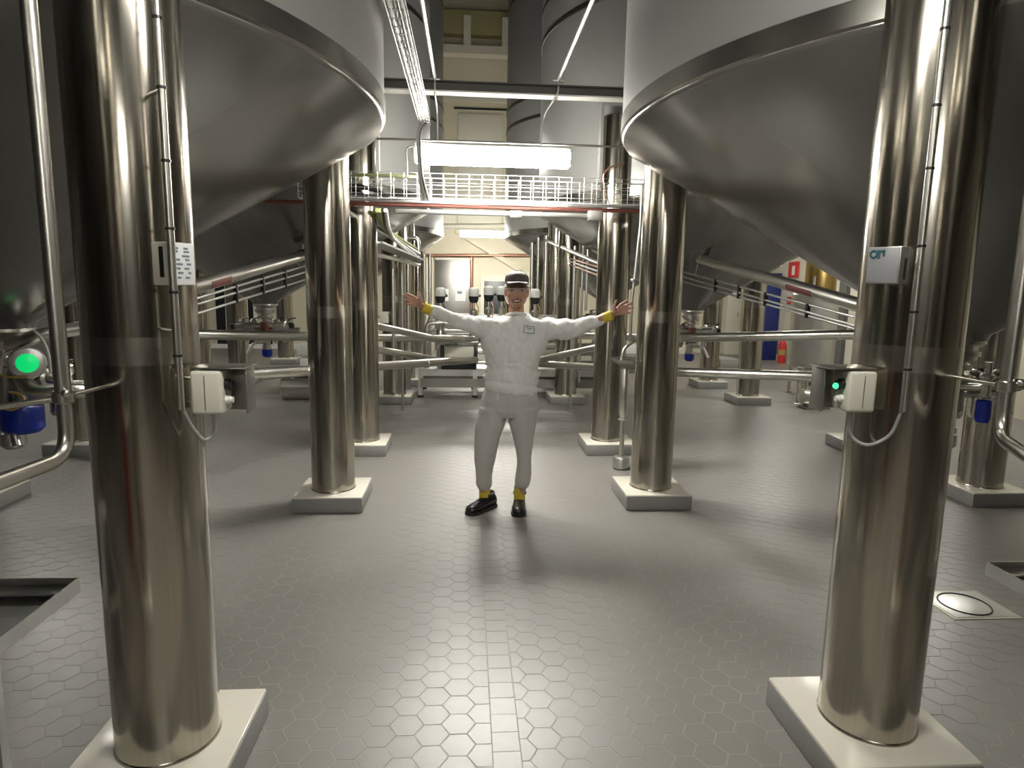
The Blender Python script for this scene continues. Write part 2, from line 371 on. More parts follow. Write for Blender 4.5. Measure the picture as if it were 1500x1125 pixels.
# ================================================================== TANKS
RT_, ZR, ZA = 1.85, 2.44, 1.34
TANKS = [(-2.5, 3.32, 'big steel tank with conical base over the green-lit outlet valve'), (2.435, 3.32, 'big steel tank with conical base over the column with teal-logo box'),
         (-2.5, 7.50, 'second tank behind, coned base above valve with dark red body on the green-lit valve side'), (2.44, 7.50, 'second tank behind, coned base above valve near the blue cabinet'),
         (-2.5, 11.72, 'farthest tank row, tank nearest the grey notice door'), (2.3, 11.72, 'farthest tank row, tank nearest the black doorway'),
         (-2.5, -0.88, 'tank beside the camera end of the aisle, next to the printed-label column'), (2.5, -0.88, 'tank beside the camera end of the aisle, next to the teal-logo column')]
def tank(cx, cy, label, n=128):
    r = thing('conical_tank', label, 'tank', (cx, cy, ZA), 'conical storage tanks')
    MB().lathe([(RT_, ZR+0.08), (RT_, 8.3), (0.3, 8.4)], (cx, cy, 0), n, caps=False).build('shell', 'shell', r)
    b = MB().lathe([(RT_+0.001, ZR+0.09), (RT_+0.006, ZR+0.085), (RT_+0.006, ZR+0.008), (RT_-0.004, ZR)], (cx, cy, 0), n, caps=False).build('rim_band', 'band', r)
    prof = [(RT_-0.004, ZR+0.01)]
    rk = 0.025; th = math.radians(58)
    for i in range(9):
        a = th*i/8; prof.append((RT_-0.004-rk*(1-math.cos(a)), ZR-rk*math.sin(a)))
    prof += [(0.5*(prof[-1][0]+0.15), 0.5*(prof[-1][1]+ZA+0.05)), (0.15, ZA+0.05), (0.13, ZA+0.01)]
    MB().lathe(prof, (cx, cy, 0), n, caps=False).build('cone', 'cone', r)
    MB().lathe([(0.132, ZA+0.03), (0.135, ZA+0.0), (0.095, ZA-0.03), (0.095, ZA-0.04), (0.115, ZA-0.045), (0.115, ZA-0.07), (0.05, ZA-0.07)], (cx, cy, 0), 24).build('outlet_neck', 'pipe', r)
    for z in (4.25, 4.57, 6.2):
        MB().lathe([(RT_+0.001, z-0.03), (RT_+0.008, z-0.022), (RT_+0.008, z+0.022), (RT_+0.001, z+0.03)], (cx, cy, 0), n, caps=False).build('seam_ring', 'seam', r)
    return r
for a in TANKS: tank(*a)

# ================================================================== COLUMNS AND PLINTHS
CR_ = 0.155
def column(key, label, plabel, group=None, pgroup=None):
    x, y = COLS[key]
    p = thing('plinth', plabel, 'plinth', (x, y, 0), pgroup)
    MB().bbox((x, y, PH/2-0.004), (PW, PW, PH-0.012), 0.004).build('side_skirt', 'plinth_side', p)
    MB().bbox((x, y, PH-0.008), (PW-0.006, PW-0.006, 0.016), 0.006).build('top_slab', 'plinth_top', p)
    c = thing('support_column', label, 'column', (x, y, PH), group)
    MB().lathe([(CR_, PH), (CR_, 3.16), (CR_-0.01, 3.17)], (x, y, 0), 64).build('shaft', 'column', c)
    MB().lathe([(CR_+0.0006, 1.36), (CR_+0.0006, 1.44)], (x, y, 0), 64, caps=False).build('weld_band', 'weld', c)
    MB().lathe([(CR_+0.004, PH-0.002), (CR_+0.004, PH+0.004), (CR_, PH+0.010)], (x, y, 0), 64, caps=False).build('base_seal', 'weld', c)
    return c
colAL = column('AL', 'brushed stainless column carrying the box with a printed paper label', 'square plinth under the column with the printed paper label')
colAR = column('AR', 'brushed stainless column carrying the box with a teal logo', 'square plinth under the column with the teal-logo box')
SL, SR = 'on the green-lit valve side', 'on the teal-logo box side'
NAMED = {'BL': ('plain stainless column level with the person ' + SL,), 'BR': ('plain stainless column level with the person ' + SR,),
         'CL': ('plain stainless column just behind the glowing lamp ' + SL,), 'CR': ('plain stainless column just behind the glowing lamp ' + SR,),
         'DL': ('plain stainless column at the pipe rack ' + SL,), 'DR': ('plain stainless column at the pipe rack ' + SR,),
         'BRo': ('outer plain column behind the vertical elbow pipe ' + SR,), 'DRo': ('outer plain column in front of the blue cabinet',),
         'BLo': ('outer plain column beyond the drip tray ' + SL,), 'CRo': ('outer plain column behind the pale terminal box',), 'DLo': ('outer plain column behind the cream terminal box',)}
for k in COLS:
    if k in ('AL', 'AR'): continue
    if k in NAMED: column(k, NAMED[k][0], 'plinth under the ' + NAMED[k][0].replace('plain stainless ', ''), 'plain tank support columns', 'plinths of the plain columns')
    else: column(k, 'plain brushed stainless outer or far support column standing among the tanks', 'pale-topped plinth under a plain outer or far column',
           'plain tank support columns', 'plinths of the plain columns')

# ================================================================== FITTINGS ON THE TWO NEAR COLUMNS
def vline(u, v, Y, z0, z1):
    p = PY(u, v, Y); return Vector((p.x, p.y, z0)), Vector((p.x, p.y, z1))
def conduit(u, v, Y, vend, ties, colkey, label):
    p = PY(u, v, Y); zb = PY(u, vend, Y).z; cx, cy = COLS[colkey]
    r = thing('cable_conduit', label, 'conduit', (p.x, p.y, zb))
    MB().tube([(p.x, p.y, zb), (p.x, p.y, 3.1)], 0.0105, 12).build('conduit_tube', 'pipe', r)
    d = (Vector((cx, cy, 0))-Vector((p.x, p.y, 0))); L = d.length; d.normalize()
    for vv in ties:
        z = PY(u, vv, Y).z
        MB().lathe([(0.0112, -0.004), (0.0130, -0.003), (0.0130, 0.003), (0.0112, 0.004)], (p.x, p.y, z), 14).build('cable_tie', 'black', r)
    for z in (zb+0.22, zb+0.85, zb+1.45):
        q = Vector((p.x, p.y, z)); MB().cyl(q, q+d*(L-CR_+0.004), 0.005, n=10).build('standoff', 'pipe', r)
    return p, zb
cpL, czL = conduit(257, 467, 1.835, 600, [-75, 27, 129, 236, 335, 428, 521], 'AL', 'thin steel cable conduit with black ties on the column with printed label')
cpR, czR = conduit(1337, 470, 1.835, 603, [-60, 40, 153, 246, 360, 457, 541], 'AR', 'thin steel cable conduit with black ties on the column with teal-logo box')

def placed_box(name, label, c, dims, rz, cat, front_mat='galv', side_mat='cream_box', loc=None):
    r = thing(name, label, cat, c)
    MB().bbox(c, dims, 0.004, rz).build('box_body', side_mat, r)
    return r
# printed-label box, turned to show two sides
def rot(rz, v): return Matrix.Rotation(rz, 3, 'Z')@Vector(v)
c = PY(254, 387, 1.90); rz = math.radians(68)
r = placed_box('label_box', 'small cream box with a printed paper label on the near column', c, (0.080, 0.070, 0.118), rz, 'box')
fr = c+rot(rz, (0, -0.036, 0))
MB().bbox(fr, (0.074, 0.003, 0.114), 0.001, rz).build('label_plate', 'paper', r)
k = 0
for row, (zz, segs) in enumerate([(0.043, [(-.030, .016), (.010, .018)]), (0.034, [(-.030, .012), (.012, .022)]), (0.022, [(.008, .030)]), (0.012, [(-.026, .02), (.014, .016)]), (0.000, [(-.02, .028), (.02, .018)]),
                                 (-0.012, [(-.024, .016), (.010, .02)]), (-0.024, [(-.016, .022), (.022, .012)]), (-0.037, [(-.022, .014), (.012, .018)])]):
    for (x, w) in segs:
        MB().box(fr+rot(rz, (x*0.85, -0.0020, zz)), (w*0.85, 0.001, 0.0055), rz).build('print_mark', 'ink', r)
sd = c+rot(rz, (-0.0405, 0, 0)); MB().bbox(sd+Vector((0, 0, 0.005)), (0.003, 0.014, 0.084), 0.001, rz).build('slot', 'black', r)
MB().cyl(c+rot(rz, (0.01, 0.02, 0)), Vector((COLS['AL'][0], COLS['AL'][1], c.z)), 0.012, n=12).build('mounting_stud', 'pipe', r)
# teal-logo box
c = PY(1301, 389, 1.84); rz = math.radians(-60)
r = placed_box('logo_box', 'small grey steel box with a teal logo on the near column', c, (0.094, 0.060, 0.106), rz, 'box', side_mat='galv')
fr = c+rot(rz, (0, -0.031, 0))
MB().bbox(fr, (0.088, 0.003, 0.100), 0.001, rz).build('front_plate', 'plate', r)
lg = MB().torus(fr+rot(rz, (-0.028, -0.0022, 0.032)), 0.0095, 0.0030, rot(rz, (0, -1, 0)), 20, 6)
lg.box(fr+rot(rz, (-0.008, -0.0022, 0.040)), (0.024, 0.002, 0.007), rz); lg.box(fr+rot(rz, (-0.013, -0.0022, 0.029)), (0.008, 0.002, 0.022), rz); lg.box(fr+rot(rz, (0.001, -0.0022, 0.033)), (0.006, 0.002, 0.016), rz)
lg.build('logo_mark', 'ink_teal', r)
MB().box(c+rot(rz, (0.0475, 0.0, -0.01)), (0.002, 0.012, 0.06), rz).build('slot', 'black', r)
MB().cyl(c, Vector((COLS['AR'][0], COLS['AR'][1], c.z)), 0.012, n=12).build('mounting_stud', 'pipe', r)

def terminal_box(c, sgn, colkey, label, cable_pts):
    # sgn: +1 bracket on the +x side (left column), -1 on the -x side
    r = thing('terminal_box', label, 'junction box', c, None)
    MB().bbox(c, (0.088, 0.10, 0.128), 0.010, rz=sgn*0.06, seg=3).build('box_body', 'cream_box', r)
    MB().box(c+Vector((0, -0.0505, 0)), (0.002, 0.002, 0.10), rz=sgn*0.06).build('cover_seam', 'steel_d', r)
    b = MB().bbox(c+Vector((sgn*0.035, 0.012, 0.071)), (0.155, 0.11, 0.005), 0.0015)
    b.bbox(c+Vector((sgn*0.100, 0.035, 0.0)), (0.005, 0.075, 0.138), 0.0015); b.bbox(c+Vector((sgn*0.06, 0.066, 0.0)), (0.085, 0.005, 0.138), 0.0015)
    b.build('bracket', 'steel_d', r)
    g = MB().lathe([(0.017, 0), (0.017, 0.014), (0.012, 0.016), (0.012, 0.024), (0.007, 0.026)], c+Vector((sgn*0.044, -0.012, 0.020)), 18, (sgn, 0, 0)).build('push_button', 'black', r)
    if sgn < 0: MB().lathe([(0.010, 0), (0.008, 0.005)], c+Vector((sgn*0.072, -0.018, 0.015)), 14, (sgn, -0.5, 0)).build('green_light', 'green_led', r)
    MB().lathe([(0.012, 0), (0.012, 0.012), (0.009, 0.014), (0.009, 0.022)], c+Vector((sgn*0.044, -0.012, -0.025)), 16, (sgn, 0, 0)).build('cable_gland', 'white', r)
    cx, cy = COLS[colkey]
    for dz in (0.032, -0.035):
        MB().cyl(c+Vector((-sgn*0.035, 0.01, dz)), Vector((cx, cy+0.02, c.z+dz)), 0.006, n=10).build('standoff', 'pipe', r)
    MB().tube(cable_pts, 0.0055, 10, bend=0.05, bs=7).build('cable_loop', 'cable', r)
cL = PY(310, 572, 1.93); cR = PY(1251, 571, 1.92)
terminal_box(cL, 1, 'AL', 'cream terminal box with steel bracket beside the printed-label column',
    [cL+Vector((0.0, 0, -0.06)), PY(316, 634, 1.93), PY(300, 648, 1.91), PY(282, 628, 1.88), Vector((cpL.x, cpL.y, czL+0.01))])
terminal_box(cR, -1, 'AR', 'pale terminal box with small green light beside the teal-logo column',
    [cR+Vector((-0.01, 0, -0.06)), PY(1245, 640, 1.92), PY(1270, 655, 1.89), PY(1305, 640, 1.87), Vector((cpR.x, cpR.y, czR+0.01))])

# elbow pipes by the near columns
def elbow_pipe(u, v, Y, velb, uend, vend, r, label, cu, cv, colkey, far_pt):
    p = PY(u, v, Y); ze = PY(u, velb, Y).z; e = PZ(uend, vend, ze); d = (e-Vector((p.x, p.y, ze))).normalized()
    t = thing('elbow_pipe', label, 'pipe', (p.x, p.y, ze))
    MB().tube([(p.x, p.y, 3.3), (p.x, p.y, ze), Vector((p.x, p.y, ze))+d*((e-Vector((p.x, p.y, ze))).length+0.60), Vector((p.x, p.y, 0))+d*((e-Vector((p.x, p.y, ze))).length+0.60)], r, 18, bend=0.075, bs=8).build('pipe_run', 'pipe', t)
    zc = PY(u, cv, Y).z; q = Vector((p.x, p.y, zc))
    MB().lathe([(r, -0.016), (r+0.007, -0.012), (r+0.007, 0.012), (r, 0.016)], q, 20).build('clamp', 'pipe', t)
    MB().sphere(q+Vector((0.02, -r-0.004, 0.014)), 0.011, 10, 8).build('clamp_bolt', 'pipe', t)
    k = COLS[colkey]; dd = (Vector((k[0], k[1], zc+0.01))-q)
    MB().cyl(q, q+dd*(1-(CR_-0.002)/dd.length), 0.0055, n=10).build('bracket_rod', 'pipe', t)
    MB().cyl(q, q+far_pt, 0.008, n=10).build('bracket_rod', 'pipe', t)
elbow_pipe(84, 480, 1.68, 668, 0, 706, 0.0185, 'vertical stainless pipe with elbow beside the printed-label column', 100, 582, 'AL', Vector((-0.75, -0.25, -0.10)))
elbow_pipe(1480, 520, 1.66, 640, 1500, 664, 0.0185, 'vertical stainless pipe with elbow beside the teal-logo column', 1476, 566, 'AR', Vector((0.75, -0.12, -0.02)))

# drip trays
def drip_tray(u, v, z, sgn, label):
    p = PZ(u, v, z); w, d = 1.15, 0.78; x0 = p.x; y1 = p.y
    cx = x0+sgn*w/2; cy = y1-d/2
    r = thing('drip_tray', label, 'tray', (cx, cy, 0))
    t = MB().box((cx, cy, z-0.055), (w, d, 0.004))
    for (a, b, ww, dd) in ((cx, y1, w, 0.006), (cx, y1-d, w, 0.006), (x0, cy, 0.006, d), (x0+sgn*w, cy, 0.006, d)): t.box((a, b, z-0.028), (ww, dd, 0.056))
    t.build('basin', 'galv', r)
    MB().box((cx, y1-0.04, z-0.03), (w-0.02, 0.07, 0.006)).build('inner_ledge', 'pipe', r)
    for sx in (0.03, w-0.03):
        for sy in (0.42, d-0.03):
            MB().box((x0+sgn*sx, y1-sy, (z-0.057)/2), (0.035, 0.035, z-0.057)).build('leg', 'galv', r)
drip_tray(115, 846, 0.5, -1, 'low stainless drip tray on legs under the tank on the green-lit valve side')
drip_tray(1446, 823, 0.5, 1, 'low stainless drip tray on legs beside the round floor cover')

# floor inspection cover
p = PZ(1415, 886, 0); r = thing('inspection_cover', 'square steel floor plate with round black-rimmed cover', 'floor cover', (p.x, p.y, 0))
MB().bbox((p.x+0.0, p.y, 0.001), (0.36, 0.30, 0.006), 0.002).build('frame_plate', 'plinth_top', r)
MB().bbox((p.x+0.0, p.y, 0.003), (0.325, 0.265, 0.005), 0.002).build('steel_plate', 'galv', r)
MB().torus((p.x-0.01, p.y, 0.006), 0.118, 0.0045, (0, 0, 1), 48, 8).build('rubber_ring', 'black', r)

# ================================================================== OUTLET VALVES UNDER THE TANKS
def outlet_valve(cx, cy, label, s, body='redbrown', big=False):
    zt = ZA-0.07
    r = thing('outlet_valve', label, 'valve', (cx, cy, zt-0.5), 'outlet valves under the tank cones')
    MB().lathe([(0.05, 0), (0.10, 0), (0.10, -0.02), (0.06, -0.03), (0.06, -0.05), (0.085, -0.055), (0.085, -0.075), (0.05, -0.08), (0.05, -0.10)], (cx, cy, zt), 24).build('flange', 'pipe', r)
    b = MB().lathe([(0.055, -0.10), (0.062, -0.11), (0.062, -0.24), (0.05, -0.26), (0.05, -0.30)], (cx, cy, zt), 20).build('valve_body', body, r)
    MB().torus((cx, cy, zt-0.11), 0.064, 0.008, n=24, k=8).build('clamp_ring', 'pipe', b)
    MB().lathe([(0.042, -0.30), (0.06, -0.305), (0.06, -0.325), (0.042, -0.33), (0.042, -0.40), (0.05, -0.40), (0.05, -0.43)], (cx, cy, zt), 20).build('drain_tube', 'pipe', r)
    MB().lathe([(0.048, -0.43), (0.056, -0.44), (0.056, -0.50), (0.035, -0.52)], (cx, cy, zt), 20).build('drain_cap', 'pipe' if body == 'steel_d' else 'blue', r)
    # horizontal actuator with end cap and bolts, both sides
    for sx, ln in ((1, 0.30), (-1, 0.34)):
        q = Vector((cx, cy, zt-0.16)); d = Vector((sx*0.95, -0.25, 0.03*sx)).normalized()
        a = MB().lathe([(0.030, 0.04), (0.030, 0.12), (0.045, 0.125), (0.045, 0.24), (0.03, 0.25), (0.03, ln-0.02), (0.018, ln)], q, 18, d).build('actuator', 'pipe' if sx > 0 else 'steel_d', r)
        MB().lathe([(0.022, ln-0.01), (0.034, ln), (0.034, ln+0.03), (0.02, ln+0.04)], q, 14, d).build('end_cap', 'black', a)
    for k in range(6):
        a = 2*PI*k/6; MB().cyl((cx+0.085*math.cos(a), cy+0.085*math.sin(a), zt-0.045), (cx+0.085*math.cos(a), cy+0.085*math.sin(a), zt+0.006), 0.007, n=8).build('bolt', 'pipe', r)
    # side manifold with extra stub valves
    MB().tube([(cx-0.32, cy+0.06, zt-0.20), (cx, cy+0.06, zt-0.22), (cx+0.36, cy+0.05, zt-0.21)], 0.030, 14, bend=0.05).build('side_manifold', 'pipe', r)
    for dx in (-0.24, -0.12, 0.14, 0.27):
        q = MB().lathe([(0.022, 0), (0.022, 0.05), (0.034, 0.055), (0.034, 0.10), (0.018, 0.11)], (cx+dx, cy+0.03, zt-0.18), 14, (0.2*s, -0.5, 0.85)).build('stub_valve', 'steel_d' if dx < 0 else 'pipe', r)
        MB().cyl((cx+dx, cy+0.0, zt-0.08), (cx+dx+0.07, cy-0.03, zt-0.07), 0.007, n=8).build('stub_handle', 'black', q)
    for k, dx in enumerate((-0.10, 0.09, 0.19)):
        MB().lathe([(0.024, -0.22), (0.030, -0.23), (0.030, -0.34), (0.02, -0.36)], (cx+dx, cy+0.05, zt), 14, caps=True).build('vertical_stub', 'pipe' if k else 'steel_d', r)
    # sample elbow
    MB().tube([(cx, cy-0.04, zt-0.34), (cx+s*0.10, cy-0.16, zt-0.34), (cx+s*0.15, cy-0.20, zt-0.46)], 0.018, 12, bend=0.05).build('sample_elbow', 'pipe', r)
    MB().tube([(cx-s*0.05, cy-0.02, zt-0.21), (cx-s*0.22, cy-0.10, zt-0.19), (cx-s*0.26, cy-0.12, zt-0.30)], 0.012, 10, bend=0.03).build('lever', 'pipe', r)
    return r, zt
vL1, zt = outlet_valve(-2.5, 3.32, 'outlet valve with glowing green round head under the tank cone', 1, 'steel_d')
g = PY(40, 532, 3.12); ax = Vector((CAM-np.array(g))).normalized()
hd = MB().lathe([(0.03, -0.14), (0.05, -0.12), (0.072, -0.06), (0.076, -0.01), (0.070, 0.006), (0.050, 0.012)], g, 28, ax).build('valve_head', 'galv', vL1)
MB().lathe([(0.046, 0.004), (0.044, 0.016), (0.030, 0.023), (0.010, 0.026)], g, 24, ax).build('green_light', 'green_lens', hd)
MB().tube([g-ax*0.13, (-2.5, 3.32, g.z)], 0.025, 12).build('head_stem', 'pipe', vL1)
MB().tube([PY(30, 548, 3.2), PY(45, 575, 3.15), PY(110, 573, 3.2), PY(190, 560, 3.9)], 0.036, 16, bend=0.10, bs=8).build('outlet_elbow', 'pipe', vL1)
MB().tube([PY(-30, 500, 3.3), PY(20, 505, 3.25), PY(60, 490, 3.25), PY(125, 480, 3.4)], 0.034, 16, bend=0.08, bs=6).build('cross_pipe', 'pipe', vL1)
MB().tube([PY(50, 485, 3.15), PY(65, 500, 3.12), PY(72, 522, 3.12), PY(74, 545, 3.14)], 0.006, 8, bend=0.04).build('air_hose', 'cable_l', vL1)
MB().tube([PY(-10, 590, 3.1), PY(15, 603, 3.05), PY(37, 592, 3.05), PY(33, 578, 3.1), PY(14, 574, 3.1)], 0.006, 8, bend=0.05).build('air_hose', 'hose_y', vL1)
MB().tube([PY(-10, 545, 3.1), PY(10, 553, 3.08), PY(40, 552, 3.1)], 0.006, 8, bend=0.03).build('air_hose', 'hose_y', vL1)
MB().tube([PY(0, 550, 3.1), PY(4, 520, 3.1), PY(20, 515, 3.12)], 0.007, 8, bend=0.02).build('air_hose', 'cable_l', vL1)
q = PY(33, 612, 3.2); MB().lathe([(0.085, 0.06), (0.09, 0.05), (0.09, -0.05), (0.07, -0.07)], q, 24).build('drain_cap', 'blue', vL1)
MB().lathe([(0.03, 0.30), (0.03, 0.06)], q, 16).build('drain_tube', 'steel_d', vL1)
vR1, zt = outlet_valve(2.435, 3.32, 'outlet valve with sight glass and blue drain cap behind the elbow pipe', -1, 'steel_d')
q = PY(1440, 602, 3.15); MB().lathe([(0.02, 0.06), (0.035, 0.055), (0.038, -0.03), (0.03, -0.06), (0.012, -0.062)], q, 18).build('drain_cap', 'blue', vR1)
MB().lathe([(0.028, 0.07), (0.036, 0.075), (0.036, 0.085), (0.024, 0.09), (0.024, 0.17), (0.036, 0.175), (0.036, 0.19), (0.02, 0.2), (0.02, 0.26)], q, 18).build('sight_glass', 'pipe', vR1)
MB().tube([q+Vector((0, 0, 0.25)), (q.x, q.y, 1.12), (2.435, 3.3, 1.10)], 0.02, 12, bend=0.04).build('drain_branch', 'pipe', vR1)
outlet_valve(-2.5, 7.50, 'outlet valve with dark red body under the second tank near the pump unit', -1)
outlet_valve(2.44, 7.50, 'outlet valve with dark red body under the second tank near the blue cabinet', 1)
outlet_valve(-2.5, 11.72, 'small far outlet valve under the farthest tank near the grey notice door', 1, 'steel_d')
outlet_valve(2.3, 11.72, 'small far outlet valve under the farthest tank near the black doorway', -1, 'steel_d')

# ================================================================== PRODUCT PIPES
def drop(u, v, Y): p = PY(u, v, Y); return Vector((p.x, p.y, 0.0))
def pipe(label, pts, r, mt='pipe', bend=0.12, name='product_pipe', cat='pipe', n=16, group=None):
    P = [p if isinstance(p, Vector) else PY(*p) for p in pts]
    t = thing(name, label, cat, tuple(min(P, key=lambda q: q.z)), group)
    MB().tube(P, r, n, bend=bend, bs=6).build('pipe_run', mt, t)
    return t, P
def collars(t, P, r, ks, w=0.02, mt='pipe'):
    d = (P[1]-P[0]).normalized()
    for k in ks:
        q = P[0].lerp(P[1], k); MB().lathe([(r, -w), (r*1.12, -w*0.8), (r*1.12, w*0.8), (r, w)], q, 18, d).build('collar', mt, t)
t, P = pipe('upper horizontal product pipe running from the printed-label column to the pipe rack', [drop(235, 489, 5.75), PY(235, 489, 5.75), PY(697, 497, 9.25)], 0.047); collars(t, P[1:], 0.047, (0.93,))
MB().lathe([(0.047, 0), (0.058, 0.005), (0.058, 0.05), (0.03, 0.07)], P[2], 18, (P[2]-P[1])).build('elbow_end', 'steel_d', t)
t, P = pipe('lower horizontal product pipe running past the pump unit to the pipe rack', [drop(270, 555, 4.45), PY(270, 555, 4.45), PY(697, 527, 9.05)], 0.047); collars(t, P[1:], 0.047, (0.32, 0.7))
pipe('thin rising product pipe above the long pipes ' + SL, [(540, 475, 6.9), (660, 501, 9.2)], 0.040)
pipe('thin rising product pipe between the two long pipes ' + SL, [(540, 510, 6.9), (655, 529, 9.2)], 0.040)
t, P = pipe('upper horizontal product pipe running past the blue cabinet to the pipe rack', [drop(1300, 489, 5.30), PY(1300, 489, 5.30), PY(1000, 495, 6.9), PY(790, 490, 8.9)], 0.047)
t, P = pipe('lower horizontal product pipe ending behind the pale terminal box', [drop(1310, 556, 5.03), PY(1310, 556, 5.03), PY(995, 545, 6.4), PY(790, 533, 8.9)], 0.047)
pipe('thin rising product pipe between the two long pipes ' + SR, [(880, 508, 6.9), (790, 527, 8.9)], 0.040)
# sloped pipes with red labels and thin tube bundles below
def sloped(pts, label, red, tubes, blabel, ties):
    p0 = PY(*pts[0]); t, P = pipe(label, [Vector((p0.x, p0.y, p0.z+0.62))]+pts, 0.050, name='sloped_pipe'); P = P[1:]; d = (P[1]-P[0]).normalized()
    a, b = red; x_, y_ = frame(d); n_ = (Vector(CAM)-P[0]); n_ = (n_-d*n_.dot(d)).normalized(); n_ = (n_-Vector((0, 0, 0.5))).normalized(); m_ = d.cross(n_).normalized(); n_ = m_.cross(d).normalized()
    vv = []; A_, B_ = P[0].lerp(P[1], a), P[0].lerp(P[1], b)
    for k in range(9):
        an = -0.5+k/8.0
        for e_ in (A_, B_): vv.append(e_+(n_*math.cos(an)+m_*math.sin(an))*0.0506)
    MB().add(vv, [(2*k, 2*k+1, 2*k+3, 2*k+2) for k in range(8)]).build('red_label', 'red', t)
    q = P[1]-d*0.02; MB().lathe([(0.05, -0.03), (0.062, -0.025), (0.062, 0.025), (0.05, 0.03)], q, 18, d).build('end_flange', 'black', t)
    MB().cyl(q, q+Vector((0, 0, 0.11)), 0.012, n=10).build('vent_stud', 'pipe', t)
    b = thing('tube_bundle', blabel, 'tubes', PY(*tubes[0][0]))
    for p0, p1 in tubes: MB().cyl(PY(*p0), PY(*p1), 0.0095, n=10).build('air_tube', 'galv', b)
    for k in ties:
        A = [PY(*p0).lerp(PY(*p1), k) for p0, p1 in tubes]; mid = sum(A, Vector())/len(A)
        MB().bbox(mid, (0.03, 0.03, (max(x.z for x in A)-min(x.z for x in A))+0.03), 0.004).build('tube_clip', 'black', b)
    MB().cyl(PY(*tubes[0][0]).lerp(PY(*tubes[0][1]), .9), P[0].lerp(P[1], .9), 0.006, n=8).build('hanger', 'pipe', b)
sloped([(235, 434, 3.95), (445, 374, 6.6)], 'sloped stainless pipe with red label behind the printed-label column', (0.21, 0.33),
       [((255, 447, 4.2), (452, 388, 6.6)), ((255, 456, 4.2), (452, 397, 6.6)), ((255, 470, 4.2), (452, 408, 6.6))], 'bundle of thin air tubes under the sloped pipe by the printed-label column', (0.35, 0.55, 0.75))
sloped([(1310, 462, 3.95), (1005, 373, 6.9)], 'sloped stainless pipe with red label behind the teal-logo column', (0.26, 0.37),
       [((1285, 473, 4.1), (1000, 398, 6.8)), ((1280, 485, 4.1), (1000, 405, 6.8)), ((1275, 488, 4.15), (1000, 412, 6.8))], 'bundle of thin air tubes under the sloped pipe by the teal-logo column', (0.25, 0.45, 0.6, 0.75))

# drain hydrant stand between the columns
b = PZ(909, 686, 0); Y0 = b.y; r = thing('hydrant_stand', 'slim steel standpipe with round foot and handle beside the column level with the person', 'standpipe', (b.x, b.y, 0))
zz = lambda v: PY(909, v, Y0).z
MB().lathe([(0.060, 0), (0.074, 0.012), (0.074, 0.10), (0.066, 0.112), (0.02, 0.115)], (b.x, b.y, 0), 24).build('foot', 'galv', r)
MB().lathe([(0.021, 0.11), (0.021, zz(613))], (b.x, b.y, 0), 16).build('stem', 'pipe', r)
MB().torus((b.x, b.y, zz(614)), 0.030, 0.010, n=20).build('stem_ring', 'pipe', r)
MB().lathe([(0.025, zz(612)), (0.038, zz(606)), (0.038, zz(541)), (0.025, zz(538))], (b.x, b.y, 0), 20).build('sleeve', 'pipe', r)
MB().lathe([(0.05, zz(539)), (0.16, zz(530)), (0.17, zz(525)), (0.155, zz(526)), (0.03, zz(534))], (b.x+0.05, b.y, 0), 28).build('funnel', 'steel_d', r)
MB().tube([(b.x-0.045, b.y-0.05, zz(528)), (b.x-0.04, b.y-0.05, zz(512)), (b.x+0.03, b.y-0.02, zz(503)), (b.x+0.12, b.y+0.05, zz(499)), (b.x+0.25, b.y+0.1, zz(499))], 0.014, 12, bend=0.06).build('handle', 'pipe', r)
MB().tube([(b.x+0.035, b.y, zz(502)), (b.x+0.035, b.y, zz(440)), (b.x+0.085, b.y+0.02, zz(330)), (b.x+0.085, b.y+0.02, zz(270))], 0.013, 12, bend=0.04).build('riser', 'pipe', r)
MB().lathe([(0.022, -0.012), (0.026, 0), (0.022, 0.012)], (b.x+0.035, b.y, zz(410)), 14).build('riser_union', 'pipe', r)

# ================================================================== OVERHEAD: beam, trays, cables, conduits
bz = PY(720, 133, 5.3).z
r = thing('cross_beam', 'long steel channel beam spanning the aisle above the lamp', 'beam', (0, 5.3, bz-0.04))
MB().box((0, 5.3, bz+0.005), (4.4, 0.06, 0.07)).build('web', 'beamdark', r)
MB().box((0, 5.28, bz-0.034), (4.4, 0.11, 0.012)).build('bottom_flange', 'white', r)  # white stands in for lamp light on the beam's underside
MB().box((0, 5.28, bz+0.040), (4.4, 0.11, 0.008)).build('top_flange', 'beamdark', r)
# conduits running along the aisle, clamped on the beam, with lamp wires
for (u, v, u2, lab, lx) in ((637, 116, 618, 'bright steel tube ending at the beam above the lamp beside the cable basket', -0.47), (818, 118, 868, 'bright steel tube ending at the beam with a bent lamp wire', 0.36)):
    a = PY(u, v, 5.24); q = PZ(u2, 0, a.z+0.02); d = (q-a); e = a+d*2.2
    r = thing('suspension_tube', lab, 'tube', tuple(a))
    MB().cyl(a, e, 0.014, n=12).build('tube', 'galv', r)
    MB().bbox(a, (0.09, 0.03, 0.026), 0.006).build('clamp', 'galv', r)
    MB().tube([a, a+Vector((0, -0.01, -0.10)), (lx, 5.36, 2.95), (lx, 5.40, 2.72)], 0.008, 10, bend=0.1).build('lamp_wire', 'galv', r)
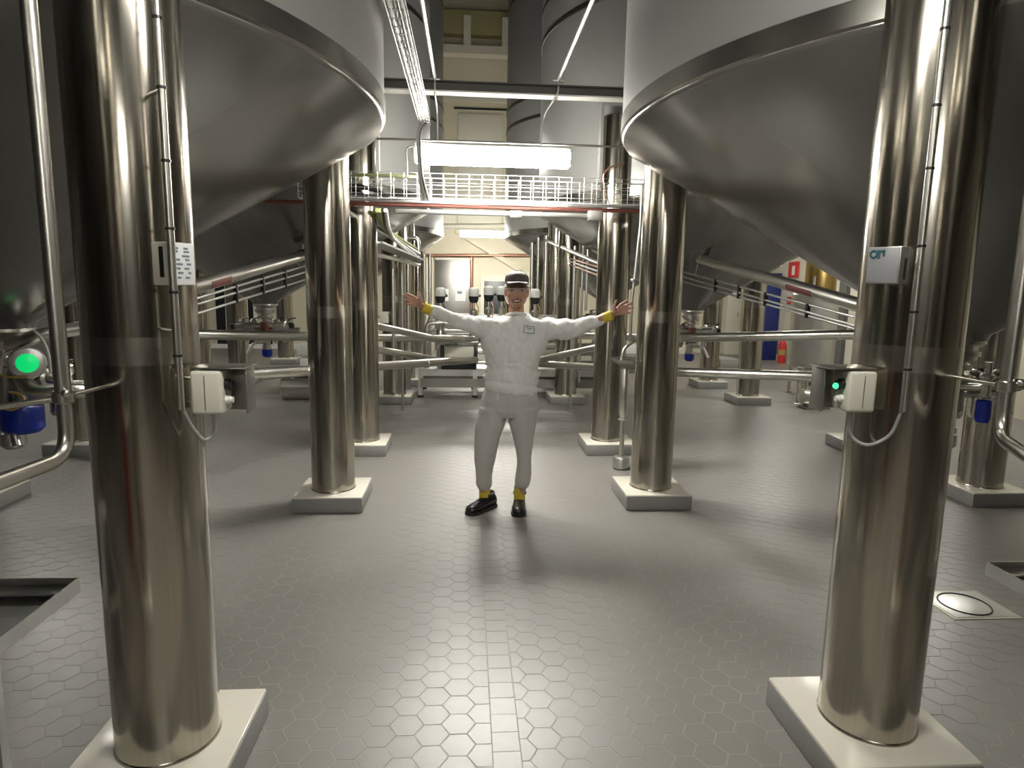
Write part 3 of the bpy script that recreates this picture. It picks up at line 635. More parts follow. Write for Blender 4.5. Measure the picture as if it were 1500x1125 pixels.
# cable basket along the aisle
e0 = PY(612, 182, 5.42); zb = e0.z; xb = max(e0.x, -0.572)
r = thing('cable_basket', 'narrow wire cable basket running along the aisle to the lamp', 'cable tray', (xb, 3.0, zb))
w = MB()
for dx, dz in ((-0.042, 0), (-0.02, 0), (0.02, 0), (0.042, 0), (-0.042, 0.05), (0.042, 0.05)): w.tube([(xb+dx, 0.6, zb+dz), (xb+dx, 5.42, zb+dz)], 0.003, 6)
y = 0.65
while y < 5.42:
    w.tube([(xb-0.042, y, zb+0.05), (xb-0.042, y, zb), (xb+0.042, y, zb), (xb+0.042, y, zb+0.05)], 0.003, 6); y += 0.1
w.build('wire_basket', 'galv', r)
for k, (dx, m) in enumerate(((-0.030, 'cable_l'), (-0.018, 'cable'), (0.0, 'cable_l'), (0.02, 'cable_k'), (0.030, 'cable'))):
    y0 = 5.44+0.006*k
    c = MB().tube([(xb+dx, 0.6, zb+0.016), (xb+dx, 5.4, zb+0.016), (PY(613, 205, 5.27).x+dx*0.35, 5.33, zb-0.06), (PY(613, 230, 5.27).x+dx*0.35, 5.27, 2.70), (PY(616, 262, 5.3).x+dx*0.4, 5.32, 2.45), (PY(623, 300, 5.6).x+dx, 5.60, 2.305)], 0.0085, 8, bend=0.06).build('power_cable', m)
    tag(c, ['pale power cable', 'grey power cable', 'cream power cable', 'dark power cable', 'second grey power cable'][k]+' lying in the narrow cable basket', 'cable', 'cables in the aisle basket')
tag(MB().tube([PY(606, 214, 5.5), PY(595, 216, 5.5), PY(596, 235, 5.5), PY(597, 258, 5.55), PY(585, 266, 5.6)], 0.006, 8, bend=0.03).build('lamp_cable', 'cable'), 'short grey cable looping from the lamp end to the wire tray', 'cable')
# thin rod behind the lamp
tag(MB().cyl((-1.6, 5.5, PY(700, 208, 5.5).z), (1.6, 5.5, PY(700, 208, 5.5).z), 0.009, n=10).build('tie_rod', 'steel_d'), 'thin horizontal tie rod behind the glowing lamp', 'rod')
# wire mesh tray crossing the aisle
WR = 0.0024
r = thing('mesh_tray', 'wide wire mesh cable tray crossing the aisle below the lamp', 'cable tray', (0, 5.66, 2.29))
w = MB(); x0, x1 = -1.62, 1.62
for yy in (5.58, 5.80):
    for z in (2.29, 2.345, 2.42, 2.475, 2.515): w.tube([(x0, yy, z), (x1, yy, z)], WR, 6)
for yy in (5.63, 5.69, 5.75): w.tube([(x0, yy, 2.29), (x1, yy, 2.29)], WR, 6)
x = x0
while x <= x1:
    w.tube([(x, 5.58, 2.515), (x, 5.58, 2.29), (x, 5.80, 2.29), (x, 5.80, 2.515)], WR, 6); x += 0.108
w.build('wire_mesh', 'galv', r)
MB().bbox((0.0, 5.60, 2.205), (1.66, 0.04, 0.035), 0.004).build('support_channel', 'galv', r)
MB().bbox((0.86, 5.60, 2.21), (0.12, 0.07, 0.08), 0.006).build('channel_bracket', 'galv', r)
MB().bbox((0.18, 5.60, 2.20), (0.10, 0.07, 0.06), 0.006).build('channel_bracket', 'galv', r)
for x in (-1.25, 1.45):
    MB().bar((x, 5.66, 2.2), (x+0.0, 6.05, 2.2), 0.04, 0.03).build('arm', 'galv', r)
tag(MB().tube([(-1.95, 5.66, 2.262), (-0.4, 5.66, 2.266), (0.5, 5.66, 2.262), (1.62, 5.66, 2.262)], 0.018, 10).build('red_hose', 'redbrown'), 'red-brown hose along the underside of the wide mesh tray', 'hose')
for k, (yy, z, m, lab) in enumerate(((5.62, 2.305, 'cable', 'grey cable'), (5.66, 2.303, 'black', 'black cable'), (5.70, 2.305, 'cable_l', 'pale cable'), (5.74, 2.303, 'black', 'thick black cable'), (5.77, 2.302, 'copper', 'copper tube'))):
    P = [(-1.6+0.2*i, yy+random.uniform(-.008, .008), z+random.uniform(0, .006)) for i in range(17)]
    tag(MB().tube(P, 0.010 if k == 3 else 0.008, 8, bend=0.08, bs=3).build('tray_cable', m), lab+' lying in the wide mesh tray', 'cable', 'cables in the mesh tray')
tag(MB().tube([(-1.6, 5.72, 2.50), (-1.0, 5.72, 2.51), (-0.6, 5.70, 2.50)], 0.016, 10, bend=0.1).build('tray_hose', 'hose_dark'), 'thick greenish hose on top of the wide mesh tray', 'hose')
tag(MB().tube([PY(893, 300, 5.95), PY(884, 270, 5.9), PY(884, 253, 5.9), PY(897, 243, 5.9), PY(922, 238, 6.1)], 0.008, 8, bend=0.04).build('copper_line', 'copper'), 'thin copper line bending in front of the column behind the lamp', 'pipe')
for k, (z, lab) in enumerate(((2.36, 'lower black hose clamped on the side of the mesh tray'), (2.43, 'upper black hose clamped on the side of the mesh tray'))):
    tag(MB().tube([(-1.6, 5.84, z), (-1.25, 5.84, z+0.01), (-1.02, 5.84, z-0.02), (-0.90, 5.80, 2.32)], 0.022, 10, bend=0.1).build('black_hose', 'black'), lab, 'hose')
# top plates around the columns that meet the second tanks
for sgn, key, lab in ((-1, 'CL', SL), (1, 'CR', SR)):
    x, y = COLS[key]; b = MB()
    b.box((x, y-0.17, 3.24), (0.40, 0.02, 0.03)); b.box((x-0.19, y-0.11, 2.9), (0.025, 0.10, 0.70)); b.box((x+0.19, y-0.11, 2.9), (0.025, 0.10, 0.70))
    tag(b.build('column_frame', 'shell'), 'steel frame around the column top at the second tank ' + lab, 'frame')

# ================================================================== PIPE RACK IN THE AISLE
YR = 9.20; XA, XB = -0.88, 2.05
r = thing('pipe_rack', 'low steel rack holding the manifold pipes behind the person', 'rack', ((XA+XB)/2, YR, 0))
for x in (XA, -0.1, 0.72, XB):
    for yy in (YR, YR+0.75):
        MB().box((x, yy, 0.20), (0.06, 0.06, 0.40)).build('leg', 'galv', r)
        MB().cyl((x, yy, -0.001), (x, yy, 0.03), 0.045, n=12).build('foot', 'black', r)
for yy in (YR, YR+0.75):
    MB().box(((XA+XB)/2, yy-0.032, 0.355), (XB-XA, 0.012, 0.085)).build('upper_rail', 'galv', r)
    MB().box(((XA+XB)/2, yy-0.034, 0.21), (XB-XA, 0.012, 0.13)).build('lower_rail', 'steel_d', r)
MB().box(((XA+XB)/2, YR+0.37, 0.405), (XB-XA, 0.80, 0.012)).build('deck', 'galv', r)
for x in (XA+0.12, -0.08, 0.72, XB-0.2):
    MB().box((x, YR+0.6, 0.80), (0.045, 0.045, 0.79)).build('upright', 'galv', r)
for z in (0.86, 1.16):
    MB().box(((XA+XB)/2, YR+0.6, z), (XB-XA-0.2, 0.04, 0.035)).build('cross_rail', 'pipe', r)
# manifold pipes on the rack
for k, (yy, z, rr, xa, xb, lab) in enumerate(((YR+0.12, 1.06, 0.035, -0.80, 1.9, 'front upper'), (YR+0.30, 1.135, 0.03, -0.78, 1.85, 'rear top'), (YR+0.15, 0.75, 0.04, -0.62, 1.9, 'front middle'),
                                     (YR+0.38, 0.62, 0.045, -0.55, 1.85, 'rear lower'), (YR+0.10, 0.50, 0.035, -0.60, 1.9, 'front bottom'), (YR+0.44, 0.92, 0.03, -0.78, 1.7, 'rear middle'))):
    t = thing('manifold_pipe', lab+' manifold pipe on the low steel rack', 'pipe', ((xa+xb)/2, yy, z-rr), 'manifold pipes on the rack')
    MB().tube([(xa, yy, 0.41), (xa, yy, z), (xb, yy, z), (xb, yy, 0.41)], rr, 14, bend=0.10, bs=6).build('pipe_run', 'pipe', t)
    for x in np.arange(xa+0.25, xb, 0.42):
        MB().lathe([(rr, -0.018), (rr*1.35, -0.016), (rr*1.35, 0.016), (rr, 0.018)], (x, yy, z), 14, (1, 0, 0)).build('union', 'pipe' if k % 2 else 'steel_d', t)
# control valves with white heads
for k, (u, v, Y, lab) in enumerate(((645, 432, 9.45, 'white-headed control valve in front of the paper notices'), (694, 432, 9.45, 'white-headed control valve by the copper pipe drop'), (716, 430, 9.30, 'white-headed control valve before the black doorway, nearer of two'),
                           (735, 430, 9.62, 'white-headed control valve before the black doorway, farther of two'), (784, 434, 9.40, 'white-headed control valve right beside the person\'s head'))):
    p = PY(u, v, Y); x, yy, z = p
    t = thing('control_valve', lab, 'valve', (x, yy, 0.9), 'white-headed control valves')
    h = MB().lathe([(0.070, -0.02), (0.076, 0.0), (0.078, 0.05), (0.070, 0.085), (0.045, 0.105), (0.012, 0.110)], (x, yy, z), 24).build('white_head', 'white', t)
    MB().cyl((x, yy-0.078, z+0.01), (x, yy-0.074, z+0.055), 0.010, n=8).build('indicator', 'paper', h)
    MB().lathe([(0.045, -0.115), (0.060, -0.10), (0.072, -0.05), (0.074, -0.02)], (x, yy, z), 24).build('black_collar', 'black', t)
    MB().lathe([(0.012, 0), (0.02, 0.005), (0.02, 0.03), (0.01, 0.035)], (x+0.07, yy, z-0.01), 12, (1, 0, 0)).build('side_port', 'black', t)
    MB().lathe([(0.022, 0.86-z), (0.022, -0.11)], (x, yy, z), 14).build('stem', 'pipe', t)
    MB().lathe([(0.05, -0.30), (0.055, -0.28), (0.055, -0.22), (0.03, -0.20)], (x, yy, z), 16).build('yoke', 'pipe', t)
    MB().lathe([(0.055, 0.80-z), (0.062, 0.82-z), (0.062, 0.94-z), (0.04, 0.97-z)], (x, yy, z), 16).build('valve_body', 'steel_d', t)
    MB().tube([(x+0.03, yy-0.02, z-0.10), (x+0.075, yy-0.04, z-0.20), (x+0.03, yy-0.05, 0.95)], 0.008, 8, bend=0.05).build('air_hose', ('red', 'hose_y', 'copper', 'hose_y', 'hose_y')[k], t)
# black handled equipment box on the rack
p = PY(662, 517, 9.1); t = thing('motor_unit', 'pale rectangular motor unit with black ends on the low rack', 'motor', (p.x, p.y, 0.41))
MB().bbox((p.x+0.10, p.y+0.12, 0.66), (0.42, 0.16, 0.16), 0.015).build('casing', 'cream_box', t)
for sx in (-0.14, 0.34): MB().bbox((p.x+sx, p.y+0.12, 0.64), (0.05, 0.18, 0.22), 0.01).build('end_plate', 'black', t)
MB().bbox((p.x+0.10, p.y+0.12, 0.475), (0.5, 0.16, 0.13), 0.01).build('base', 'black', t)
MB().bbox((p.x+0.10, p.y+0.10, 0.80), (0.56, 0.14, 0.03), 0.008).build('cover_plate', 'galv', t)

# ================================================================== CLUTTER ALONG THE SECOND TANKS: tray with hoses, rails, risers
# left hose tray descending away from the column
A = PY(545, 322, 6.4); B = PY(612, 386, 8.4)
r = thing('hose_tray', 'sloping cable tray with hoses beside the column behind the lamp', 'cable tray', tuple(B))
for dz, dx in ((0, 0), (0.18, 0.0)):
    q0 = PY(548, 372 if dz == 0 else 332, 6.5); q1 = PY(614, 388 if dz == 0 else 372, 8.4); MB().cyl(q0, q1, 0.022, n=12).build('side_tube', 'pipe', r)
q0 = PY(548, 355, 6.5); q1 = PY(612, 381, 8.4); MB().bar(q0, q1, 0.18, 0.02).build('tray_floor', 'galv', r)
MB().tube([PY(520, 316, 6.35), PY(542, 318, 6.4), PY(550, 372, 6.5)], 0.028, 14, bend=0.10, bs=6).build('bend_tube', 'pipe', r)
for k, (dv, m) in enumerate(((-22, 'cable_g'), (-15, 'cable_g'), (-8, 'black'), (-2, 'cable_l'))):
    c = MB().tube([PY(553+k*4, 308, 6.0), PY(556+k*4, 322+k*3, 6.3), PY(566+k*3, 350+dv*0.6, 6.9), PY(612, 384+dv*0.8, 8.4)], 0.02, 10, bend=0.15).build('hose', m)
    tag(c, ['green-grey hose', 'second, lower green-grey hose', 'black hose', 'pale hose'][k]+' drooping from the mesh tray along the hose tray', 'hose', 'hoses on the sloping tray')
r = thing('frame_post', 'square steel door-like pipe frame hanging at the far end of the hose tray', 'frame', tuple(PY(607, 388, 8.4)))
MB().tube([PY(597, 349, 8.4), PY(612, 349, 8.4), PY(614, 387, 8.4), PY(604, 387, 8.4)], 0.03, 10, bend=0.05).build('pipe_run', 'pipe', r)
# right rail
t, P = pipe('sloping handrail-like pipe beside the column behind the lamp, over thin air tubes', [(800, 352, 10.2), (880, 387, 6.6)], 0.024, name='rail_pipe')
for k, lab in enumerate(('upper', 'middle', 'lower')):
    pipe(lab+' thin reddish air tube running below the handrail-like pipe', [(815, 372+k*4, 10.0), (878, 392+k*6, 6.7)], 0.010, 'copper' if k != 1 else 'galv', name='air_tube', n=10, group='thin air tubes by the handrail-like pipe')
# vertical risers (steel pipes) in the background: u, Y, v_top, v_bottom, radius, label
RIS = [(577, 7.6, 372, 575, 0.020, 'slim riser pipe just past the column behind the lamp'), (590, 8.2, 372, 586, 0.016, 'thin riser pipe beside the hose tray'),
       (598, 9.9, 380, 470, 0.035, 'riser pipe under the far end of the hose tray'), (622, 10.6, 372, 470, 0.022, 'short far riser pipe near the grey notice door'), (630, 11.2, 372, 470, 0.030, 'thicker far riser pipe near the grey notice door'),
       (778, 10.9, 330, 440, 0.030, 'far riser pipe above the valve beside the person'), (787, 10.6, 332, 440, 0.022, 'second far riser pipe above the valve beside the person'), (797, 10.2, 345, 480, 0.034, 'far riser pipe at the start of the handrail-like pipe'),
       (815, 9.8, 340, 560, 0.030, 'pale riser pipe before the column at the rack'), (836, 8.3, 360, 565, 0.022, 'slim riser pipe crossing the handrail-like pipe'), (848, 8.0, 352, 560, 0.016, 'greenish thin riser pipe near the handrail-like pipe'), (858, 7.6, 365, 455, 0.016, 'thin riser hook pipe by the column behind the lamp'),
       (922, 7.0, 170, 300, 0.05, 'thick riser beside the column behind the lamp'), (938, 6.9, 175, 320, 0.04, 'second thick riser between the columns'), (509, 6.35, 300, 500, 0.013, 'thin vertical tube between two columns')]
for (u, Y, va, vb, rr, lab) in RIS:
    a = PY(u, va, Y); b = PY(u, vb, Y); zt = max(a.z, b.z)
    if Y > 8.1 and vb > 440: b.z = 0.0
    t = thing('riser_pipe', lab, 'pipe', (b.x, Y, b.z), 'vertical riser pipes')
    MB().tube([(b.x, Y, b.z), (b.x, Y, zt)], rr, 12).build('pipe_run', 'pipe', t)
    for kk in (0.3, 0.7): MB().lathe([(rr, -0.012), (rr*1.3, -0.01), (rr*1.3, 0.01), (rr, 0.012)], (b.x, Y, b.z+(zt-b.z)*kk), 12).build('clamp', 'pipe', t)
# small switch box on far left column conduit
p = PY(563, 465, 8.5); t = thing('switch_box', 'small pale switch box with lever between the columns near the raised hand', 'box', tuple(p))
MB().bbox(p, (0.11, 0.07, 0.15), 0.012).build('box_body', 'cream_box', t); MB().box(p+Vector((0.06, 0.0, 0.05)), (0.03, 0.09, 0.02)).build('lid_edge', 'steel_d', t)
MB().cyl(p+Vector((-0.05, 0.02, 0)), p+Vector((-0.13, 0.28, 0)), 0.012, n=8).build('mount', 'pipe', t)

# ================================================================== FAR WALL THINGS
def wrect(u0, v0, u1, v1, Y): a = PY(u0, v0, Y); b = PY(u1, v1, Y); return (a.x+b.x)/2, (a.z+b.z)/2, abs(b.x-a.x), abs(b.z-a.z)
x, z, w, h = wrect(638, 377, 689, 445, YF)
d = structure(MB().bbox((x, YF-0.04, (z+h/2)/2), (w, 0.08, z+h/2), 0.01).build('door_1', 'steel_d'))
MB().bbox((x, YF-0.085, z+h/2-0.03), (w, 0.02, 0.06), 0.004).build('door_head', 'cream2', d)
for u0, u1, lab in ((649, 657, 'partly hidden white paper notice on the grey door'), (667, 682, 'white paper notice with small dark picture on the grey door')):
    x, z, w, h = wrect(u0, 423, u1, 441, YF-0.09)
    t = thing('paper_notice', lab, 'notice', (x, YF-0.09, z-h/2)); MB().box((x, YF-0.086, z), (w, 0.01, h)).build('sheet', 'paper', t)
    MB().box((x-0.02, YF-0.093, z+h*0.2), (w*0.45, 0.004, h*0.22)).build('picture', 'ink', t)
x, z, w, h = wrect(704, 403, 760, 450, YF)
d = structure(MB().bbox((x, YF-0.03, (z+h/2)/2), (w, 0.06, z+h/2), 0.01).build('door_2', 'cream2'))
MB().bbox((x, YF-0.065, (z+h/2-0.14)/2), (w-0.18, 0.02, z+h/2-0.14), 0.004).build('dark_opening', 'dark', d)
tag(MB().tube([PY(600, 374, YF-0.08), PY(790, 374, YF-0.08)], 0.04, 10).build('copper_pipe', 'copper'), 'long copper pipe running across the far wall above the doors', 'pipe')
tag(MB().tube([PY(690.5, 374, YF-0.05), PY(690.5, 480, YF-0.05)], 0.05, 10).build('copper_pipe', 'copper'), 'vertical copper pipe dropping beside the grey notice door', 'pipe')
tag(MB().tube([PY(622, 332, YF-0.11), PY(780, 331, YF-0.11)], 0.06, 10).build('overhead_pipe', 'cream2'), 'long cream pipe crossing the far wall below the distant lamp', 'pipe')
tag(MB().bar(PY(668, 338, YF-0.06), PY(762, 396, YF-0.06), 0.10, 0.12).build('diagonal_brace', 'cream'), 'diagonal cream brace on the far wall', 'brace')
x, z, w, h = wrect(690, 442, 780, 470, YF-1.2)
# green beacon above the rail
p = PY(779, 324, 10.8); t = thing('beacon', 'tiny green signal light on the far tank edge', 'signal light', tuple(p))
MB().bbox(p+Vector((0.04, 0.03, 0)), (0.10, 0.05, 0.07), 0.01).build('casing', 'black', t); MB().sphere(p, 0.03, 12, 8).build('lens', 'green_led', t)

# ================================================================== RIGHT BACKGROUND
# stainless vessel on feet
p = PZ(1200, 583, 0); t = thing('process_vessel', 'upright stainless vessel on adjustable legs near the blue cabinet', 'vessel', (p.x, p.y+0.35, 0))
cx, cy = p.x, p.y+0.35
zt_ = PY(1190, 432, cy).z; zb_ = PY(1190, 536, cy).z
MB().lathe([(0.05, zb_-0.10), (0.30, zb_-0.03), (0.335, zb_), (0.335, zt_), (0.31, zt_+0.03), (0.05, zt_+0.09)], (cx, cy, 0), 40).build('body', 'galv', t)
MB().lathe([(0.336, zb_+0.01), (0.34, zb_+0.015), (0.34, zb_+0.05), (0.336, zb_+0.055)], (cx, cy, 0), 40, caps=False).build('hoop', 'pipe', t)
for k in range(4):
    a = PI/4+PI/2*k; x, yy = cx+0.29*math.cos(a), cy+0.29*math.sin(a)
    l = MB().cyl((x, yy, 0.05), (x, yy, zb_+0.02), 0.030, n=12).build('leg', 'pipe', t); MB().lathe([(0.05, 0), (0.05, 0.012), (0.015, 0.02), (0.015, 0.06)], (x, yy, 0), 14).build('foot', 'pipe', l)
MB().tube([(cx-0.1, cy-0.30, zb_-0.02), (cx-0.1, cy-0.38, zb_-0.12), (cx+0.3, cy-0.42, zb_-0.12)], 0.03, 12, bend=0.08).build('outlet', 'pipe', t)
MB().tube([(cx-0.10, cy-0.1, zt_+0.02), (cx-0.10, cy-0.1, zt_+0.28)], 0.02, 10).build('top_nozzle', 'pipe', t)
p = PZ(1192, 598, 0); t = thing('transfer_pump', 'small grey pump standing below the stainless vessel', 'pump', (p.x, p.y, 0))
MB().bbox((p.x, p.y, 0.02), (0.36, 0.22, 0.04), 0.01).build('base', 'steel_d', t)
MB().lathe([(0.06, -0.16), (0.10, -0.14), (0.10, 0.06), (0.07, 0.10)], (p.x+0.02, p.y, 0.16), 20, (1, 0, 0)).build('motor', 'galv', t)
MB().lathe([(0.03, -0.06), (0.11, -0.05), (0.11, 0.02), (0.03, 0.03)], (p.x-0.14, p.y, 0.16), 20, (1, 0, 0)).build('pump_head', 'pipe', t)
MB().cyl((p.x-0.14, p.y, 0.26), (p.x-0.14, p.y, 0.42), 0.03, n=12).build('discharge', 'pipe', t)
p = PZ(1168, 592, 0); t = thing('post', 'short stainless post with round cap beside the stainless vessel', 'post', (p.x, p.y, 0))
MB().lathe([(0.05, 0), (0.05, 0.012), (0.034, 0.02), (0.034, 0.50), (0.042, 0.505), (0.042, 0.53), (0.01, 0.54)], (p.x, p.y, 0), 16).build('shaft', 'pipe', t)
# blue cabinet, signs, extinguisher, bronze tank along the cream side wall
yb = 13.4
a = PX(1124, 500, 6.55)
def on_right(u, v, X=6.98): return PX(u, v, X)
a = on_right(1143, 440); b = on_right(1119, 541)
t = thing('blue_cabinet', 'tall dark blue cabinet against the cream side wall', 'cabinet', (6.8, (a.y+b.y)/2, 0))
yc, dy = (a.y+b.y)/2, abs(a.y-b.y); MB().bbox((6.8, yc, 1.0), (0.36, dy, 2.0), 0.01).build('body', 'bluedoor', t)
for s in (-1, 1):
    dd = MB().bbox((6.612, yc+s*dy*0.25, 1.0), (0.02, dy*0.47, 1.92), 0.004).build('door', 'bluedoor', t); MB().box((6.595, yc+s*0.05, 1.0), (0.02, 0.02, 0.14)).build('handle', 'galv', dd)
a = on_right(1163, 395); t = thing('wall_sign', 'red and white sign high on the cream side wall', 'sign', (6.97, a.y, a.z-0.15))
MB().box((6.975, a.y, a.z), (0.03, 0.42, 0.34)).build('panel', 'redbright', t); MB().box((6.957, a.y-0.02, a.z-0.02), (0.006, 0.12, 0.2)).build('white_arrow', 'white', t)
a = on_right(1156, 440); t = thing('wall_sign', 'small red sign above the extinguisher on the cream wall', 'sign', (6.97, a.y, a.z-0.1)); MB().box((6.98, a.y, a.z), (0.02, 0.16, 0.16)).build('panel', 'redbright', t); MB().box((6.967, a.y, a.z), (0.004, 0.05, 0.08)).build('symbol', 'white', t)
a = on_right(1145, 522, 6.85); t = thing('fire_extinguisher', 'red fire extinguisher standing by the blue cabinet', 'extinguisher', (6.85, a.y, 0))
MB().lathe([(0.08, 0), (0.085, 0.02), (0.085, 0.42), (0.06, 0.48), (0.025, 0.52), (0.025, 0.56)], (6.85, a.y, 0), 20).build('cylinder', 'redbright', t)
MB().bbox((6.83, a.y, 0.58), (0.12, 0.03, 0.05), 0.006).build('valve_head', 'black', t); MB().tube([(6.80, a.y, 0.57), (6.72, a.y, 0.5), (6.74, a.y, 0.2)], 0.01, 8, bend=0.05).build('hose', 'black', t)
MB().lathe([(0.0865, 0.18), (0.0865, 0.30)], (6.85, a.y, 0), 20, caps=False).build('yellow_band', 'hose_y', t)
t = thing('bronze_tank', 'tall bronze coloured cylinder tank beside the cream wall', 'tank', (5.82, 10.75, 0))
MB().lathe([(0.24, 0.0), (0.25, 0.02), (0.25, 3.0), (0.2, 3.08)], (5.82, 10.75, 0), 36).build('body', 'bronze', t)
MB().lathe([(0.251, 1.5), (0.256, 1.51), (0.256, 1.55), (0.251, 1.56)], (5.82, 10.75, 0), 36, caps=False).build('hoop', 'pipe', t)
for yy in (11.9, 11.0, 10.2): structure(MB().box((XR-0.04, yy, 2.0), (0.08, 0.24, 4.0)).build('trim_5', 'wallgrey'))
# low white kerb and cabinet at the far corner
t = tag(MB().bbox((3.9, YF-0.25, 0.11), (2.6, 0.3, 0.22), 0.01).build('kerb', 'white'), 'low white kerb along the far wall near the blue cabinet', 'kerb')
a = PY(1081, 440, YF-0.6); t = thing('pale_cabinet', 'tall pale wall cabinet in the far corner near the kerb', 'cabinet', (a.x, YF-0.2, 0)); MB().bbox((a.x, YF-0.22, 0.95), (0.36, 0.4, 1.9), 0.01).build('body', 'cream2', t); MB().box((a.x+0.1, YF-0.425, 1.0), (0.02, 0.02, 0.12)).build('handle', 'galv', t)
a = PY(1066, 530, 13.0); t = tag(MB().bbox((a.x, 13.3, 0.09), (0.4, 0.8, 0.18), 0.01).build('step_block', 'plinth_side'), 'grey step block on the floor before the pale cabinet', 'step')

# ================================================================== LEFT BACKGROUND
p = PZ(432, 588, 0); x, yy = p.x, p.y+0.2
t = thing('pump_unit', 'horizontal stainless pump unit on a foot behind the column level with the person', 'pump', (x, yy, 0))
zc_ = PY(432, 568, yy).z
MB().lathe([(0.13, -0.22), (0.165, -0.20), (0.17, 0.0), (0.17, 0.30), (0.14, 0.33)], (x, yy, zc_), 28, (1, 0, 0)).build('motor_shroud', 'pipe', t)
MB().cyl((x-0.03, yy, 0), (x-0.03, yy, zc_-0.15), 0.02, n=10).build('foot', 'pipe', t); MB().cyl((x+0.2, yy, 0), (x+0.2, yy, zc_-0.15), 0.02, n=10).build('foot', 'pipe', t)
MB().bbox((x+0.05, yy, 0.008), (0.5, 0.16, 0.016), 0.004).build('base_plate', 'steel_d', t)
MB().bbox((x+0.12, yy, zc_+0.20), (0.42, 0.20, 0.05), 0.01).build('top_plate', 'galv', t)
for dz, w in ((0.34, 0.30), (0.53, 0.38)):
    MB().bbox((x+0.18, yy+0.1, zc_+dz), (w, 0.24, 0.15), 0.02).build('white_casing', 'white', t)
t = tag(MB().bbox((x-0.05, yy+0.55, 0.20), (0.5, 0.25, 0.40), 0.01).build('grey_box', 'plinth_side'), 'grey concrete block standing behind the pump unit', 'block')
# dark windows and doors in the left wall
def left_pt(u, v, X=XL): return PX(u, v, X)
for n_, (u0, u1, v0, v1) in enumerate(((312, 352, 395, 520), (352, 376, 430, 518), (384, 402, 430, 512))):
    Y = YF
    x, z, w, h = wrect(u0, v0, u1, v1, YF-0.02)
    z1 = z+h/2
    d = structure(MB().bbox((x, YF-0.02, z1/2), (w+0.12, 0.04, z1+0.06), 0.006).build('window_%d' % (n_+1), 'cream_box'))
    MB().box((x, YF-0.045, z1/2+0.04), (w-0.06, 0.02, z1-0.12)).build('dark_pane', 'glass', d)
    MB().box((x, YF-0.06, z1*0.55), (0.03, 0.02, z1-0.15)).build('mullion', 'cream_box', d)
t = structure(MB().box((-4.5, YF-0.05, 0.05), (4.6, 0.1, 0.10)).build('baseboard_far', 'white'))

# ================================================================== PERSON
from mathutils.bvhtree import BVHTree
from mathutils import noise as mnoise
MT['skin'] = mat('skin', (0.43, 0.225, 0.15), 0.5, noise=0.06, nscale=30)
MT['lip'] = mat('lips', (0.30, 0.075, 0.06), 0.45)
MT['mouthdark'] = mat('mouth_inside', (0.05, 0.012, 0.012), 0.5)
MT['teeth'] = mat('teeth', (0.80, 0.77, 0.70), 0.3)
MT['eyeshaded'] = mat('eye_white_shaded', (0.35, 0.30, 0.27), 0.4)  # sclera colour darkened for the shade under the brow
MT['eyedark'] = mat('eye_dark', (0.03, 0.02, 0.016), 0.3)
MT['brow'] = mat('brow_hair', (0.07, 0.04, 0.025), 0.7)
MT['sweat'] = mat('white_fleece', (0.74, 0.735, 0.71), 0.85, noise=0.02, nscale=9, bump=0.12, bscale=120)
MT['trouser'] = mat('pale_grey_fleece', (0.50, 0.49, 0.47), 0.85, noise=0.03, nscale=9, bump=0.12, bscale=120)
MT['yellow'] = mat('yellow_knit', (0.62, 0.47, 0.045), 0.8, bump=0.2, bscale=200)
MT['shoe'] = mat('black_leather', (0.012, 0.012, 0.013), 0.28, bump=0.03)
MT['sole'] = mat('black_rubber', (0.02, 0.02, 0.02), 0.6)
MT['cap'] = mat('charcoal_cap_cloth', (0.075, 0.06, 0.058), 0.6, bump=0.1, bscale=150)
MT['net'] = mat('white_hair_net', (0.72, 0.72, 0.72), 0.8, bump=0.2, bscale=180)
MT['lens'] = mat('clear_lens', (0.8, 0.85, 0.85), 0.05, alpha=0.12)

def remesh(mb, name, material, parent, voxel=0.005, smooth=2, fold=0.0, fscale=14, fst=(1, 1, 1), extra=None):
    tmp = bpy.data.objects.new('tmp', mb.mesh('tmp', material, Vector((0, 0, 0)), 0)); COL.objects.link(tmp)
    md = tmp.modifiers.new('r', 'REMESH'); md.mode = 'VOXEL'; md.voxel_size = voxel
    if smooth: sm = tmp.modifiers.new('s', 'SMOOTH'); sm.factor = 0.5; sm.iterations = smooth
    dg = bpy.context.evaluated_depsgraph_get(); me = bpy.data.meshes.new_from_object(tmp.evaluated_get(dg)); bpy.data.objects.remove(tmp)
    me.name = name
    if fold:
        nrm = [v.normal.copy() for v in me.vertices]
        for v, n in zip(me.vertices, nrm):
            p = v.co; k = mnoise.noise(Vector((p.x*fst[0], p.y*fst[1], p.z*fst[2]))*fscale)+0.5*mnoise.noise(Vector((p.x*fst[0]+9, p.y*fst[1], p.z*fst[2]))*fscale*2.3)
            v.co = p+n*(fold*k+(extra(p, n) if extra else 0.0))
    wb = BVHTree.FromPolygons([v.co.copy() for v in me.vertices], [tuple(p.vertices) for p in me.polygons])
    off = Vector(root_of(parent).location)
    for v in me.vertices: v.co = v.co-off
    me.materials.clear(); me.materials.append(MT[material]); me.shade_smooth()
    o = bpy.data.objects.new(name, me); COL.objects.link(o); o.parent = parent
    return o, wb
def cast(bvh, u, v, lift=0.0015):
    d = Vector(ray(u, v)).normalized(); h = bvh.ray_cast(Vector(CAM), d)
    return (h[0]-d*lift) if h[0] is not None else PY(u, v, 4.35)

YP = 4.47
base = PZ(740, 750, 0)
person = thing('person', 'person in white sweatshirt and pale trousers standing with both arms spread wide', 'person', (base.x, base.y, 0))
bd = MB()
